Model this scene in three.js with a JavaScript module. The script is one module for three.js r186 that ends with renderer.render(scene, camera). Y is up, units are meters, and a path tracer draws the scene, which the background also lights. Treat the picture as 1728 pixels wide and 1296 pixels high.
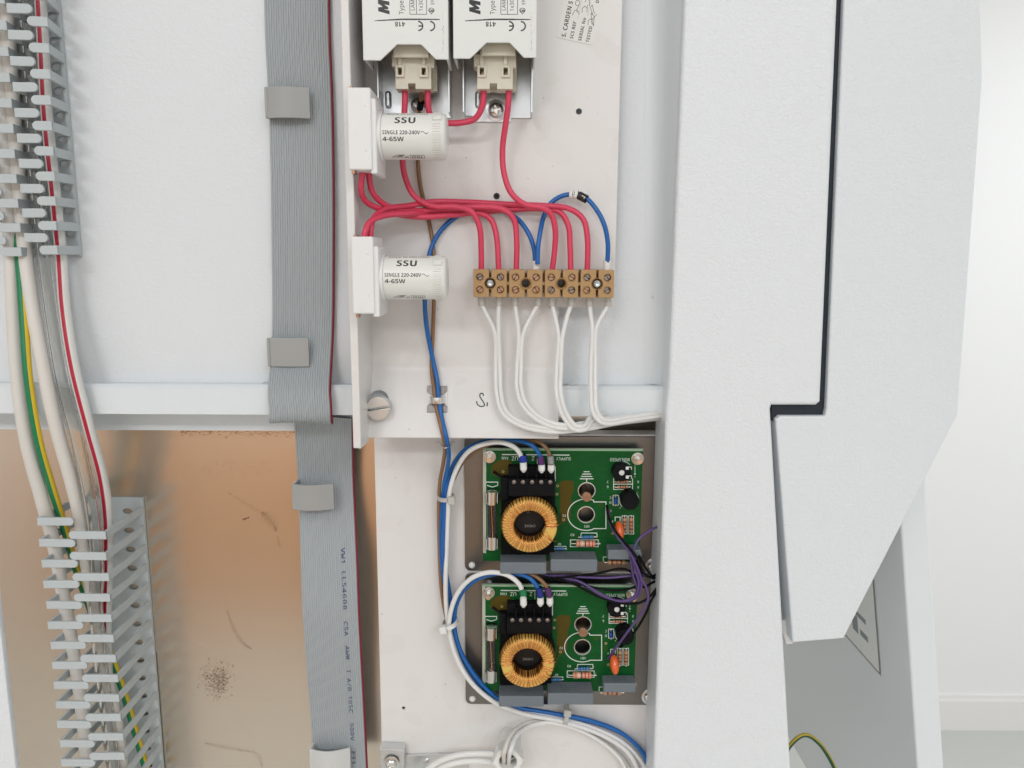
import * as THREE from 'three';
import { RoundedBoxGeometry } from 'three/addons/geometries/RoundedBoxGeometry.js';
import { mergeGeometries } from 'three/addons/utils/BufferGeometryUtils.js';
import { RectAreaLightUniformsLib } from 'three/addons/lights/RectAreaLightUniformsLib.js';
import { Brush, Evaluator, SUBTRACTION } from 'three-bvh-csg';

// ------------------------------------------------------------------ camera, lamps, exposure
const scene = new THREE.Scene();
const F = 1298, CZ = 0.432;                       // focal length in photo pixels, distance to the side wall (m)
const camera = new THREE.PerspectiveCamera(2 * Math.atan(648 / F) * 180 / Math.PI, 1728 / 1296, 0.02, 20);
camera.position.set(0, 0, CZ);
camera.rotation.set(-Math.atan(215 / F), 0, 0.005, 'XYZ');
camera.focus = 0.41; camera.userData.fStop = 20;
camera.updateMatrixWorld(true);
scene.add(camera);

const renderer = new THREE.WebGLRenderer({ antialias: true });
renderer.toneMapping = THREE.LinearToneMapping;
renderer.toneMappingExposure = 0.83;
renderer.outputColorSpace = THREE.SRGBColorSpace;
renderer.shadowMap.enabled = true;
scene.background = new THREE.Color(0x000000);
RectAreaLightUniformsLib.init();

const CEIL = 1.3, FLOOR = -1.83;
const LAMPS = [ // x, z, width, length, intensity; the last is added, unseen, to brighten the far wall
  [-0.9, 1.45, 1.2, 0.6, 2.4], [1.0, 1.5, 1.2, 0.6, 2.4], [-0.85, 2.75, 0.9, 0.6, 22], [0.95, 2.75, 0.9, 0.6, 19], [2.1, -0.7, 0.6, 1.2, 19],
];
const LAMP_RGB = [0.97, 0.995, 1.02];

// ------------------------------------------------------------------ helpers
const V = (x, y, z) => new THREE.Vector3(x, y, z);
const P = (px, py, z) => {                        // photo pixel + plane z -> point in metres
  const d = V((px - 864) / F, -(py - 648) / F, -1).applyQuaternion(camera.quaternion);
  return camera.position.clone().addScaledVector(d, (z - CZ) / d.z);
};
const X = (px, py, z) => P(px, py, z).x, Y = (px, py, z) => P(px, py, z).y;
let seed = 20240;
const rnd = () => { seed = (seed * 1664525 + 1013904223) >>> 0; return seed / 4294967296; };
const rr = (a, b) => a + (b - a) * rnd();

const names = {};
const numbered = (n) => { const k = names[n] = (names[n] ?? -1) + 1; return k ? n + '_' + String(k).padStart(3, '0') : n; };
function thing(name, label, category, group) {
  const o = new THREE.Group(); o.name = numbered(name); scene.add(o);
  o.userData = { label, category }; if (group) o.userData.group = group;
  return o;
}
function part(name, geo, mat, parent, label) {
  const g = Array.isArray(geo) ? mergeGeometries(geo.map((q) => { const r = q.index ? q.toNonIndexed() : q; for (const k of Object.keys(r.attributes)) if (!['position', 'normal', 'uv'].includes(k)) r.deleteAttribute(k); return r; })) : geo;
  const m = new THREE.Mesh(g, mat); m.name = name; m.castShadow = m.receiveShadow = true;
  if (label) m.userData.label = label;
  parent.add(m); return m;
}
function solo(name, geo, mat, label, category, group) {
  const m = part('x', geo, mat, scene); m.name = numbered(name);
  m.userData = { label, category }; if (group) m.userData.group = group; return m;
}
function structure(name, geo, mat) { const m = part('x', geo, mat, scene); m.name = numbered(name); m.userData.kind = 'structure'; return m; }

function mat(rgb, roughness = 0.5, o = {}) {
  const m = new THREE.MeshPhysicalMaterial({ roughness, ...o }); m.color.setRGB(...rgb); return m;
}
const box = (w, h, d, r = 0) => r ? new RoundedBoxGeometry(w, h, d, 2, Math.min(r, w / 2.1, h / 2.1, d / 2.1)) : new THREE.BoxGeometry(w, h, d);
const at = (g, x, y, z) => g.translate(x, y, z);
const span = (x0, x1, y0, y1, z0, z1, r = 0) => at(box(Math.abs(x1 - x0), Math.abs(y1 - y0), Math.abs(z1 - z0), r), (x0 + x1) / 2, (y0 + y1) / 2, (z0 + z1) / 2);
function extr(shape, zFront, depth, bevel = 0, curve = 12) {
  const g = new THREE.ExtrudeGeometry(shape, { depth: depth - 2 * bevel, bevelEnabled: bevel > 0, bevelSize: bevel, bevelThickness: bevel, bevelOffset: -bevel, bevelSegments: 3, curveSegments: curve });
  return at(g, 0, 0, zFront - depth + bevel);
}
const poly = (pts, z) => new THREE.Shape(pts.map(([a, b]) => { const p = P(a, b, z); return new THREE.Vector2(p.x, p.y); }));
const rect = (x0, x1, y0, y1) => new THREE.Shape([new THREE.Vector2(x0, y0), new THREE.Vector2(x1, y0), new THREE.Vector2(x1, y1), new THREE.Vector2(x0, y1)]);
const hole = (s, x, y, r) => { const h = new THREE.Path(); h.absarc(x, y, r, 0, Math.PI * 2, true); s.holes.push(h); return s; };
function metreUV(g, tile) {                       // box-projected uv in metres / tile
  const q = g.index ? g.toNonIndexed() : g, p = q.attributes.position, n = q.attributes.normal, uv = new Float32Array(p.count * 2);
  for (let i = 0; i < p.count; i++) {
    const ax = Math.abs(n.getX(i)), ay = Math.abs(n.getY(i)), az = Math.abs(n.getZ(i));
    const [u, v] = az >= ax && az >= ay ? [p.getX(i), p.getY(i)] : ax >= ay ? [p.getZ(i), p.getY(i)] : [p.getX(i), p.getZ(i)];
    uv[2 * i] = u / tile; uv[2 * i + 1] = v / tile;
  }
  q.setAttribute('uv', new THREE.BufferAttribute(uv, 2)); return q;
}
function rectUV(g, x0, y0, w, h) {
  const p = g.attributes.position, uv = new Float32Array(p.count * 2);
  for (let i = 0; i < p.count; i++) { uv[2 * i] = (p.getX(i) - x0) / w; uv[2 * i + 1] = (p.getY(i) - y0) / h; }
  g.setAttribute('uv', new THREE.BufferAttribute(uv, 2)); return g;
}
// sweep a profile [[side, out], ...] along points; "out" leans towards the viewer's side (+z)
function sweep(pts, prof, { closed = true, step = 0.0022, caps = true, round = false, ref = V(0, 0, 1), start = 0, side = null } = {}) {
  const c = new THREE.CatmullRomCurve3(pts, false, 'centripetal'), L = c.getLength(), n = Math.max(6, Math.round(L / step)), m = prof.length, pos = [], uv = [], nor = [], idx = [];
  let N = null; const cols = closed ? m + 1 : m;
  for (let i = 0; i <= n; i++) {
    const p = c.getPointAt(i / n), T = c.getTangentAt(i / n);
    const q = ref.clone().addScaledVector(T, -ref.dot(T));
    if (q.length() < 0.35 && N) { q.copy(N).addScaledVector(T, -N.dot(T)); }
    N = q.normalize(); let S = T.clone().cross(N).normalize();
    if (side) { S = side.clone().addScaledVector(T, -side.dot(T)).normalize(); N = S.clone().cross(T); }
    for (let j = 0; j < cols; j++) {
      const [a, b] = prof[j % m], d = S.clone().multiplyScalar(a).addScaledVector(N, b);
      pos.push(p.x + d.x, p.y + d.y, p.z + d.z); uv.push(start + i / n * L, j / (cols - 1));
      d.normalize(); nor.push(d.x, d.y, d.z);
    }
  }
  for (let i = 0; i < n; i++) for (let j = 0; j < cols - 1; j++) { const a = i * cols + j, b = a + cols; idx.push(a, a + 1, b, b, a + 1, b + 1); }
  if (closed && caps) for (const e of [0, n]) {
    const p = c.getPointAt(e / n), T = c.getTangentAt(e / n).multiplyScalar(e ? 1 : -1), k = pos.length / 3;
    pos.push(p.x, p.y, p.z); uv.push(0, 0); nor.push(T.x, T.y, T.z);
    for (let j = 0; j < cols; j++) { const s = (e * cols + j) * 3; pos.push(pos[s], pos[s + 1], pos[s + 2]); uv.push(0, 0); nor.push(T.x, T.y, T.z); }
    for (let j = 0; j < cols - 1; j++) e ? idx.push(k, k + 1 + j + 1, k + 1 + j) : idx.push(k, k + 1 + j, k + 2 + j);
  }
  const g = new THREE.BufferGeometry();
  g.setAttribute('position', new THREE.Float32BufferAttribute(pos, 3)); g.setAttribute('uv', new THREE.Float32BufferAttribute(uv, 2)); g.setAttribute('normal', new THREE.Float32BufferAttribute(nor, 3)); g.setIndex(idx);
  if (!round) g.computeVertexNormals();
  return g;
}
const ring = (r, k = 12) => Array.from({ length: k }, (_, i) => { const t = Math.PI + i / k * Math.PI * 2; return [r * Math.sin(t), r * Math.cos(t)]; });
const path = (pts) => pts.map(([a, b, z], i) => { const p = P(a, b, z), k = i && i < pts.length - 1 ? 0.00012 : 0; return p.add(V(rr(-k, k), rr(-k, k), rr(-k, k))); });
const tube = (pts, r, o = {}) => sweep(pts[0].isVector3 ? pts : path(pts), ring(r, o.k || 12), { round: true, ...o });
const cyl = (p, q, r, r2 = r, k = 20) => {         // cylinder between two points
  const d = q.clone().sub(p), g = new THREE.CylinderGeometry(r2, r, d.length(), k);
  g.applyQuaternion(new THREE.Quaternion().setFromUnitVectors(V(0, 1, 0), d.clone().normalize()));
  return at(g, (p.x + q.x) / 2, (p.y + q.y) / 2, (p.z + q.z) / 2);
};
const lathe = (pts, k = 28) => new THREE.LatheGeometry(pts.map(([a, b]) => new THREE.Vector2(a, b)), k);
const lathZ = (pts, x, y, z, k = 28) => at(lathe(pts, k).rotateX(Math.PI / 2), x, y, z);   // profile height runs towards +z

// ------------------------------------------------------------------ textures
function perlin(n, perX, perY, sd) {               // tileable gradient noise as Float32Array n*n
  const h = (x, y) => { let v = Math.imul(x * 374761393 + y * 668265263 + sd * 974634541, 1274126177); v = (v ^ (v >>> 13)) >>> 0; v = Math.imul(v, 2654435761) >>> 0; return v / 4294967296 * Math.PI * 2; };
  const out = new Float32Array(n * n), f = (t) => t * t * t * (t * (t * 6 - 15) + 10);
  for (let j = 0; j < n; j++) for (let i = 0; i < n; i++) {
    const x = i / n * perX, y = j / n * perY, x0 = Math.floor(x), y0 = Math.floor(y), dx = x - x0, dy = y - y0, x1 = (x0 + 1) % perX, y1 = (y0 + 1) % perY;
    const g = (a, b, u, v) => { const t = h(a, b); return Math.cos(t) * u + Math.sin(t) * v; };
    const a = g(x0, y0, dx, dy), b = g(x1, y0, dx - 1, dy), c = g(x0, y1, dx, dy - 1), d = g(x1, y1, dx - 1, dy - 1), u = f(dx), w = f(dy);
    out[j * n + i] = (a + (b - a) * u) * (1 - w) + (c + (d - c) * u) * w;
  }
  return out;
}
function dataTex(n, fn, srgb = false) {
  const d = new Uint8Array(n * n * 4);
  for (let i = 0; i < n * n; i++) { const v = fn(i); const [r, g, b] = Array.isArray(v) ? v : [v, v, v]; d[4 * i] = r * 255; d[4 * i + 1] = g * 255; d[4 * i + 2] = b * 255; d[4 * i + 3] = 255; }
  const t = new THREE.DataTexture(d, n, n); t.wrapS = t.wrapT = THREE.RepeatWrapping; t.magFilter = THREE.LinearFilter; t.minFilter = THREE.LinearMipmapLinearFilter; t.generateMipmaps = true;
  if (srgb) t.colorSpace = THREE.SRGBColorSpace; t.needsUpdate = true; return t;
}
function canvas(w, h, draw, srgb = true) {
  const c = document.createElement('canvas'); c.width = w; c.height = h; const g = c.getContext('2d'); draw(g, w, h);
  const t = new THREE.CanvasTexture(c); if (srgb) t.colorSpace = THREE.SRGBColorSpace; t.magFilter = THREE.LinearFilter; t.anisotropy = 8; return t;
}
const clamp = (v) => Math.min(1, Math.max(0, v));
const N1 = perlin(512, 30, 44, 1), N2 = perlin(512, 16, 22, 2), N3 = perlin(512, 5, 5, 3), N4 = perlin(512, 64, 70, 4), N5 = perlin(512, 2, 3, 5);
const N6 = perlin(512, 32, 46, 6), N7 = perlin(512, 18, 21, 7), N8 = perlin(512, 19, 20, 8);
const warp = (A, i, k) => { const x = i & 511, y = i >> 9, u = (x + Math.round(N7[i] * k) + 1024) & 511, v = (y + Math.round(N8[i] * k) + 1024) & 511; return A[v * 512 + u]; };
const grainTex = dataTex(512, (i) => { const a = warp(N6, i, 18), b = warp(N4, i, 12); return clamp(0.45 + Math.max(-0.28, Math.min(0.3, a * 0.9 + 0.12)) + b * 0.28 - Math.max(0, 0.1 - Math.abs(a)) * 1.2); });   // leather-like paint, tile 0.06 m
const peelTex = dataTex(512, (i) => clamp(0.5 + N1[i] * 0.5 + N2[i] * 0.45 + N4[i] * 0.2));                       // orange peel
const speck = (base, n) => canvas(1024, 1024, (g) => { g.fillStyle = base; g.fillRect(0, 0, 1024, 1024); for (let i = 0; i < n; i++) { g.fillStyle = `rgba(${rnd() < 0.5 ? '60,50,45' : '120,112,105'},${rr(0.25, 0.75)})`; g.beginPath(); g.ellipse(rr(0, 1024), rr(0, 1024), rr(0.5, 2.2), rr(0.5, 1.6), rr(0, 3), 0, 7); g.fill(); } for (let i = 0; i < 260; i++) { g.fillStyle = `rgba(${rnd() < 0.5 ? '200,190,184' : '255,255,255'},${rr(0.02, 0.06)})`; g.beginPath(); g.ellipse(rr(0, 1024), rr(0, 1024), rr(10, 70), rr(6, 40), rr(0, 3), 0, 7); g.fill(); } });
const smoothTex = dataTex(512, (i) => clamp(0.5 + N3[i] * 0.5 + N2[i] * 0.15));
const text = (g, s, x, y, size, { rot = 0, color = '#111', font = 'sans-serif', bold = '', align = 'center', sx = 1 } = {}) => {
  g.save(); g.translate(x, y); g.rotate(rot); g.scale(sx, 1); g.fillStyle = color; g.font = `${bold} ${size}px ${font}`; g.textAlign = align; g.textBaseline = 'middle'; g.fillText(s, 0, 0); g.restore();
};

// ------------------------------------------------------------------ materials
const wrapped = (t) => { t.wrapS = t.wrapT = THREE.RepeatWrapping; return t; };
const M = {
  wall: mat([0.765, 0.79, 0.805], 0.42, { bumpMap: peelTex, bumpScale: 0.00011 }),
  frame: mat([0.765, 0.80, 0.82], 0.4, { bumpMap: peelTex, bumpScale: 0.00005 }),
  column: mat([0.785, 0.81, 0.83], 0.36, { bumpMap: grainTex, bumpScale: 0.00022 }),
  door: mat([0.765, 0.795, 0.82], 0.4, { bumpMap: grainTex, bumpScale: 0.00022 }),
  tray: mat([0.81, 0.79, 0.775], 0.33, { map: wrapped(speck('rgb(252,251,250)', 42)), bumpMap: smoothTex, bumpScale: 0.00006 }),
  plate: mat([0.80, 0.78, 0.765], 0.36, { map: wrapped(speck('rgb(252,251,250)', 50)), bumpMap: smoothTex, bumpScale: 0.00006 }),
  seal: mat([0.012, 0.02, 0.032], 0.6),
  gapGrey: mat([0.42, 0.43, 0.42], 0.8, { bumpMap: peelTex, bumpScale: 0.0003 }),
  alu: mat([0.22, 0.22, 0.215], 0.34, { metalness: 1, anisotropy: 0.3, bumpMap: smoothTex, bumpScale: 0.00004 }),
  zinc: mat([0.66, 0.68, 0.69], 0.3, { metalness: 1, bumpMap: smoothTex, bumpScale: 0.00005 }),
  chrome: mat([0.72, 0.71, 0.69], 0.2, { metalness: 1 }),
  castZinc: mat([0.66, 0.66, 0.645], 0.38, { metalness: 1, bumpMap: peelTex, bumpScale: 0.0005 }),
  clipSteel: mat([0.22, 0.20, 0.19], 0.32, { metalness: 1 }),
  nutSteel: mat([0.5, 0.49, 0.46], 0.3, { metalness: 1 }),
  brass: mat([0.42, 0.26, 0.18], 0.35, { metalness: 1 }),
  darkScrew: mat([0.3, 0.25, 0.22], 0.4, { metalness: 1 }),
  ductGrey: mat([0.52, 0.56, 0.57], 0.5),
  clipGrey: mat([0.37, 0.37, 0.36], 0.35),
  clipPale: mat([0.62, 0.62, 0.60], 0.4),
  ribbon: mat([0.42, 0.45, 0.465], 0.45),
  ribbonRed: mat([0.2, 0.008, 0.025], 0.45),
  red: mat([0.70, 0.055, 0.115], 0.36, { bumpMap: peelTex, bumpScale: 0.00006 }),
  blue: mat([0.008, 0.12, 0.40], 0.35),
  brown: mat([0.26, 0.135, 0.06], 0.42),
  white: mat([0.80, 0.785, 0.765], 0.4),
  cable: mat([0.72, 0.68, 0.63], 0.45),
  purple: mat([0.10, 0.055, 0.19], 0.4),
  black: mat([0.006, 0.006, 0.007], 0.6, { specularIntensity: 0.25 }),
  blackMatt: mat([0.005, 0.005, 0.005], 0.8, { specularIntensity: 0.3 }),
  starter: mat([0.81, 0.80, 0.755], 0.35),
  holder: mat([0.83, 0.82, 0.81], 0.38),
  ballast: mat([0.78, 0.79, 0.775], 0.35),
  ballastInner: mat([0.30, 0.29, 0.27], 0.5, { metalness: 0.6 }),
  connector: mat([0.70, 0.65, 0.53], 0.45),
  terminal: mat([0.44, 0.26, 0.11], 0.45),
  pcbEdge: mat([0.42, 0.46, 0.36], 0.5),
  capGrey: mat([0.16, 0.185, 0.21], 0.5),
  core: mat([0.74, 0.47, 0.11], 0.5),
  copper: mat([0.80, 0.36, 0.13], 0.25, { metalness: 1 }),
  orange: mat([0.78, 0.13, 0.02], 0.22, { clearcoat: 0.5 }),
  glass: mat([0.97, 0.98, 0.97], 0.02, { transmission: 1, thickness: 0, ior: 1.5 }),
  clear: mat([0.96, 0.955, 0.94], 0.06, { transmission: 1, thickness: 0.002, ior: 1.42 }),
  tie: mat([0.78, 0.76, 0.72], 0.35, { transmission: 0.45, thickness: 0 }),
  nylon: mat([0.80, 0.79, 0.76], 0.4),
  ink: mat([0.012, 0.012, 0.014], 0.5),
  room: mat([0.89, 0.89, 0.885], 0.85),
  skirting: mat([0.86, 0.845, 0.83], 0.5),
  floor: mat([0.58, 0.59, 0.555], 0.45),
  wood: mat([0.82, 0.41, 0.15], 0.55),
};

// ------------------------------------------------------------------ the room that the cabinet stands in
structure('floor', span(-2.6, 3.4, FLOOR - 0.1, FLOOR, -2.45, 3.9), M.floor);
structure('ceiling', span(-2.6, 3.4, CEIL, CEIL + 0.1, -2.45, 3.9), M.room);
structure('wall_far', span(-2.6, 3.4, FLOOR, CEIL, -2.45, -2.35), M.room);
structure('wall_behind', span(-2.6, 3.4, FLOOR, CEIL, 3.8, 3.9), M.room);
structure('wall_left', span(-2.7, -2.6, FLOOR, CEIL, -2.45, 3.9), M.room);
structure('wall_right', span(3.4, 3.5, FLOOR, CEIL, -2.45, 3.9), M.room);
structure('skirting', [span(-2.6, 3.4, FLOOR, FLOOR + 0.125, -2.35, -2.332), span(-2.6, 3.4, FLOOR + 0.125, FLOOR + 0.145, -2.35, -2.340)], M.skirting);
for (const [lx, lz, w, l, I] of LAMPS) {
  const lamp = thing('ceiling_light', 'unseen flat white ceiling light panel', 'ceiling light', 'ceiling light panels');
  part('housing', span(lx - w / 2 - 0.02, lx + w / 2 + 0.02, CEIL - 0.04, CEIL - 0.002, lz - l / 2 - 0.02, lz + l / 2 + 0.02, 0.004), M.frame, lamp);
  const glow = new THREE.MeshStandardMaterial({ color: 0x999999 }); glow.emissive.setRGB(...LAMP_RGB); glow.emissiveIntensity = 1.0;
  part('diffuser', span(lx - w / 2, lx + w / 2, CEIL - 0.044, CEIL - 0.0405, lz - l / 2, lz + l / 2), glow, lamp);
  const light = new THREE.RectAreaLight(0xffffff, I, w, l); light.color.setRGB(...LAMP_RGB);
  light.position.set(lx, CEIL - 0.047, lz); light.lookAt(lx, -10, lz); light.name = 'lamp'; lamp.add(light);
}
{ // wooden cupboards mirrored in the steel panel
  const t = thing('wooden_cupboard', 'long low warm brown wooden cupboard mirrored in the steel panel', 'cupboard');
  for (let k = 0; k < 4; k++) {
    const cx = -1.9 + k * 0.82;
    part('carcass', span(cx - 0.4, cx + 0.4, FLOOR + 0.002, FLOOR + 0.98, 3.2, 3.79), M.wood, t);
    for (const s of [-1, 1]) {
      part('door', span(cx + s * 0.2 - 0.193, cx + s * 0.2 + 0.193, FLOOR + 0.09, FLOOR + 0.93, 3.178, 3.1985, 0.003), M.wood, t);
      part('handle', span(cx + s * 0.05 - 0.008, cx + s * 0.05 + 0.008, FLOOR + 0.7, FLOOR + 0.84, 3.15, 3.176, 0.004), M.chrome, t);
    }
  }
}

// ------------------------------------------------------------------ cabinet shell
const zPan = -0.03, zLedge = 0.014, zTray = 0.012, zPlate = -0.005, zAlu = -0.003, zB = 0.006, zCol = 0.026;
const cab = thing('safety_cabinet', 'white grained cabinet side with its cover removed, wiring bay open', 'cabinet');
{
  const tile = 0.06, yL = Y(300, 648, 0), wx0 = -0.44, wxTop = X(1113, 0, 0), wxBot = X(1114, 648, 0);
  const ws = new THREE.Shape([[wx0, yL], [wxBot, yL], [wxTop, Y(864, 0, 0)], [wxTop + 0.006, 0.28], [wx0, 0.28]].map((p) => new THREE.Vector2(...p)));
  part('side_wall', metreUV(extr(ws, 0, 0.0015), tile), M.wall, cab);
  // ledge: folded lip under the wall
  const e0 = Y(500, 652, zLedge), e1 = Y(500, 700, zLedge), xr = X(1113, 670, 0);
  const lp = new THREE.Shape([[0, yL + 0.001], [zLedge - 0.002, e0 + 0.0006], [zLedge, e0 - 0.0012], [zLedge, e1], [zLedge - 0.0016, e1], [zLedge - 0.0016, e0 - 0.002], [0, e0 - 0.002]].map((p) => new THREE.Vector2(...p)));
  const lg = new THREE.ExtrudeGeometry(lp, { depth: xr - wx0, bevelEnabled: false }).rotateY(-Math.PI / 2); lg.translate(xr, 0, 0);
  part('ledge', metreUV(lg.translate(0, 0, 0), tile), M.frame, cab);
  // recessed strip under the ledge
  part('recess_strip', metreUV(span(wx0, X(940, 715, -0.012), Y(300, 726, -0.012), e1 + 0.02, -0.0135, -0.012), tile), M.frame, cab);
  part('recess_cap', metreUV(span(wx0, xr, e1 + 0.012, e1 + 0.0135, -0.028, zLedge - 0.003), tile), M.frame, cab);
  // inner return between the wall and the front cheek
  const A = P(1113, 0, 0), B = P(1114, 648, 0), C = P(1128, 648, zCol - 0.004), D = P(1155, 0, zCol - 0.004);
  const A2 = A.clone().add(A.clone().sub(B).multiplyScalar(0.35)), D2 = D.clone().add(D.clone().sub(C).multiplyScalar(0.35));
  const R = [], U = [], n = 10;                    // concave rounded corner, then a flat return
  for (let i = 0; i <= 24; i++) { const t = i / 24, w = V().lerpVectors(B, A2, t), f = V().lerpVectors(C, D2, t), r = 0.008;
    for (let j = 0; j <= n; j++) { const a = j / n, k = a < 0.6 ? a / 0.6 : 1; let p;
      if (a < 0.6) { const th = k * Math.PI / 2, dx = f.x - w.x; p = V(w.x - r + r * Math.sin(th) + dx * (1 - Math.cos(th)) * r / zCol, w.y, 0.0001 + r * (1 - Math.cos(th))); }
      else { const q = (a - 0.6) / 0.4, s = V(w.x + (f.x - w.x) * r / zCol, w.y, r); p = s.lerp(f, q); }
      R.push(p.x, p.y, p.z); U.push(p.z / tile + p.x / tile, p.y / tile); } }
  const ix = []; for (let i = 0; i < 24; i++) for (let j = 0; j < n; j++) { const a = i * (n + 1) + j, b = a + n + 1; ix.push(a, a + 1, b, b, a + 1, b + 1); }
  const rg = new THREE.BufferGeometry(); rg.setAttribute('position', new THREE.Float32BufferAttribute(R, 3)); rg.setAttribute('uv', new THREE.Float32BufferAttribute(U, 2)); rg.setIndex(ix); rg.computeVertexNormals();
  part('corner_return', rg, M.frame, cab);
  // front cheek: the tall grained column
  const sh = poly([[1155, 0], [1128, 655], [1124, 690], [1103, 1296], [1099, 1400], [1341, 1400], [1335, 1296], [1301, 690], [1303, 684], [1378, 684], [1385, 678], [1414, 0], [1420, -140], [1161, -140]], zCol);
  part('front_cheek', metreUV(extr(sh, zCol, 0.03, 0.0022), tile), M.column, cab);
  // back part of the cheek so that the bay is closed
  part('cheek_return', metreUV(span(X(1122, 1000, 0.005), X(1122, 1000, 0.005) + 0.002, -0.42, Y(1122, 664, 0.0), -0.05, -0.0035), tile), M.frame, cab);
  // rear post at the far lower corner
  part('rear_post', metreUV(span(X(27, 1296, 0.03) - 0.015, X(27, 1296, 0.03), -0.42, Y(0, 900, 0.03), 0.026, 0.03, 0.0012), tile), M.column, cab);
  // steel panel in two lapped sheets
  const stain = canvas(2048, 2048, (g, w, h) => {
    g.fillStyle = 'rgb(238,233,228)'; g.fillRect(0, 0, w, h);
    const x0 = X(0, 700, zPan), x1 = X(660, 700, zPan), y0 = Y(300, 700, zPan), y1 = Y(300, 1300, zPan);
    const m = (px, py) => { const p = P(px, py, zPan); return [(p.x - x0) / (x1 - x0) * w, (p.y - y0) / (y1 - y0) * h]; };
    for (let i = 0; i < 5200; i++) { const l = rr(20, 240), a = rr(0.01, 0.05); g.fillStyle = rnd() < 0.5 ? `rgba(120,105,95,${a})` : `rgba(255,250,240,${a})`; g.fillRect(rr(-100, w), rr(0, h), l, rr(0.7, 1.6)); }
    for (let i = 0; i < 900; i++) { const r = Math.sqrt(-Math.log(rnd() * 0.98 + 0.02)) * 23, t = rr(0, 6.283), [x, y] = m(366 + r * Math.cos(t) * 0.75, 1148 + r * Math.sin(t) * 0.95); const s = rr(1.2, 6.5) * (0.6 + 0.5 * rnd()); g.fillStyle = `rgba(70,48,36,${rr(0.04, 0.3)})`; g.beginPath(); g.ellipse(x, y, s, s * rr(0.5, 1), t, 0, 7); g.fill(); }
    for (let i = 0; i < 260; i++) { const [x, y] = m(rr(310, 460), 790 + rr(-14, 14)); g.fillStyle = `rgba(80,55,40,${rr(0.1, 0.35)})`; g.fillRect(x, y, rr(1, 5), rr(1, 4)); }
    for (let i = 0; i < 400; i++) { const [x, y] = m(380 + (rnd() - 0.3) * 260, 727 + rnd() * rnd() * 12); g.fillStyle = `rgba(95,60,25,${rr(0.15, 0.5)})`; g.fillRect(x, y, rr(2, 14), rr(1, 4)); }
    const smudge = (pts, lw, n, c, a) => { const cv = new THREE.CatmullRomCurve3(pts.map(([x, y]) => V(x, y, 0))); for (let i = 0; i < n; i++) { const u = rnd(), p = cv.getPoint(u), f = Math.sin(u * Math.PI) * 0.8 + 0.2, d = (rnd() + rnd() + rnd() - 1.5) * lw * f, [x, y] = m(p.x + d * 0.7, p.y - d * 0.5); g.fillStyle = `rgba(${c},${rr(0.3, 1) * a})`; g.beginPath(); g.ellipse(x, y, rr(1, 4), rr(0.8, 2.6), 0.7, 0, 7); g.fill(); } };
    smudge([[384, 831], [420, 853], [450, 872], [466, 893]], 5, 420, '78,58,46', 0.09); smudge([[442, 864], [455, 876], [467, 896]], 15, 900, '78,58,46', 0.08); smudge([[468, 905], [473, 925]], 6, 160, '78,58,46', 0.07);
    smudge([[383, 1030], [395, 1062], [410, 1085], [424, 1095]], 5, 700, '72,55,44', 0.10); smudge([[345, 1255], [380, 1262], [425, 1270]], 6, 700, '72,55,44', 0.09); smudge([[425, 1268], [438, 1280], [442, 1296]], 6, 300, '72,55,44', 0.08);
    smudge([[325, 1080], [340, 1087], [355, 1092]], 1.5, 200, '255,250,240', 0.2); smudge([[410, 877], [420, 873]], 0.7, 90, '40,30,25', 0.35);
    for (let i = 0; i < 2600; i++) { const [x, y] = m(rr(10, 630), rr(725, 1296)); g.fillStyle = `rgba(${rnd() < 0.6 ? '90,70,58' : '255,248,238'},${rr(0.04, 0.16)})`; g.fillRect(x, y, rr(0.8, 3), rr(0.8, 2.4)); }
  });
  const steel = mat([0.80, 0.745, 0.675], 0.25, { metalness: 0.9, map: stain, bumpMap: smoothTex, bumpScale: 0.00003, anisotropy: 0.35 });
  const x0 = X(0, 700, zPan), x1 = X(660, 700, zPan), y0 = Y(300, 700, zPan), y1 = Y(300, 1300, zPan), ys = Y(300, 1101, zPan);
  const uvp = (g) => rectUV(g.index ? g.toNonIndexed() : g, x0, y1, x1 - x0, y0 - y1);
  part('steel_sheet', uvp(span(-0.44, X(1127, 900, zPan), ys, y0 + 0.03, zPan - 0.002, zPan)), steel, cab, 'warm reflecting steel sheet');
  part('steel_sheet', uvp(span(-0.44, X(1127, 900, zPan), -0.45, ys - 0.0003, zPan - 0.002, zPan - 0.0006)), steel, cab, 'dull lower steel sheet');
  // seal strip in the seam, and the dull strip in the lower gap
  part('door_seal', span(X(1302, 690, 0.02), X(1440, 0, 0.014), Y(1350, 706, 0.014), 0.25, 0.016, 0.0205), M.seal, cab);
  part('gap_strip', extr(poly([[1296, 703], [1345, 703], [1352, 1072], [1316, 1072]], 0.008), 0.008, 0.004), M.gapGrey, cab);
}
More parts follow.
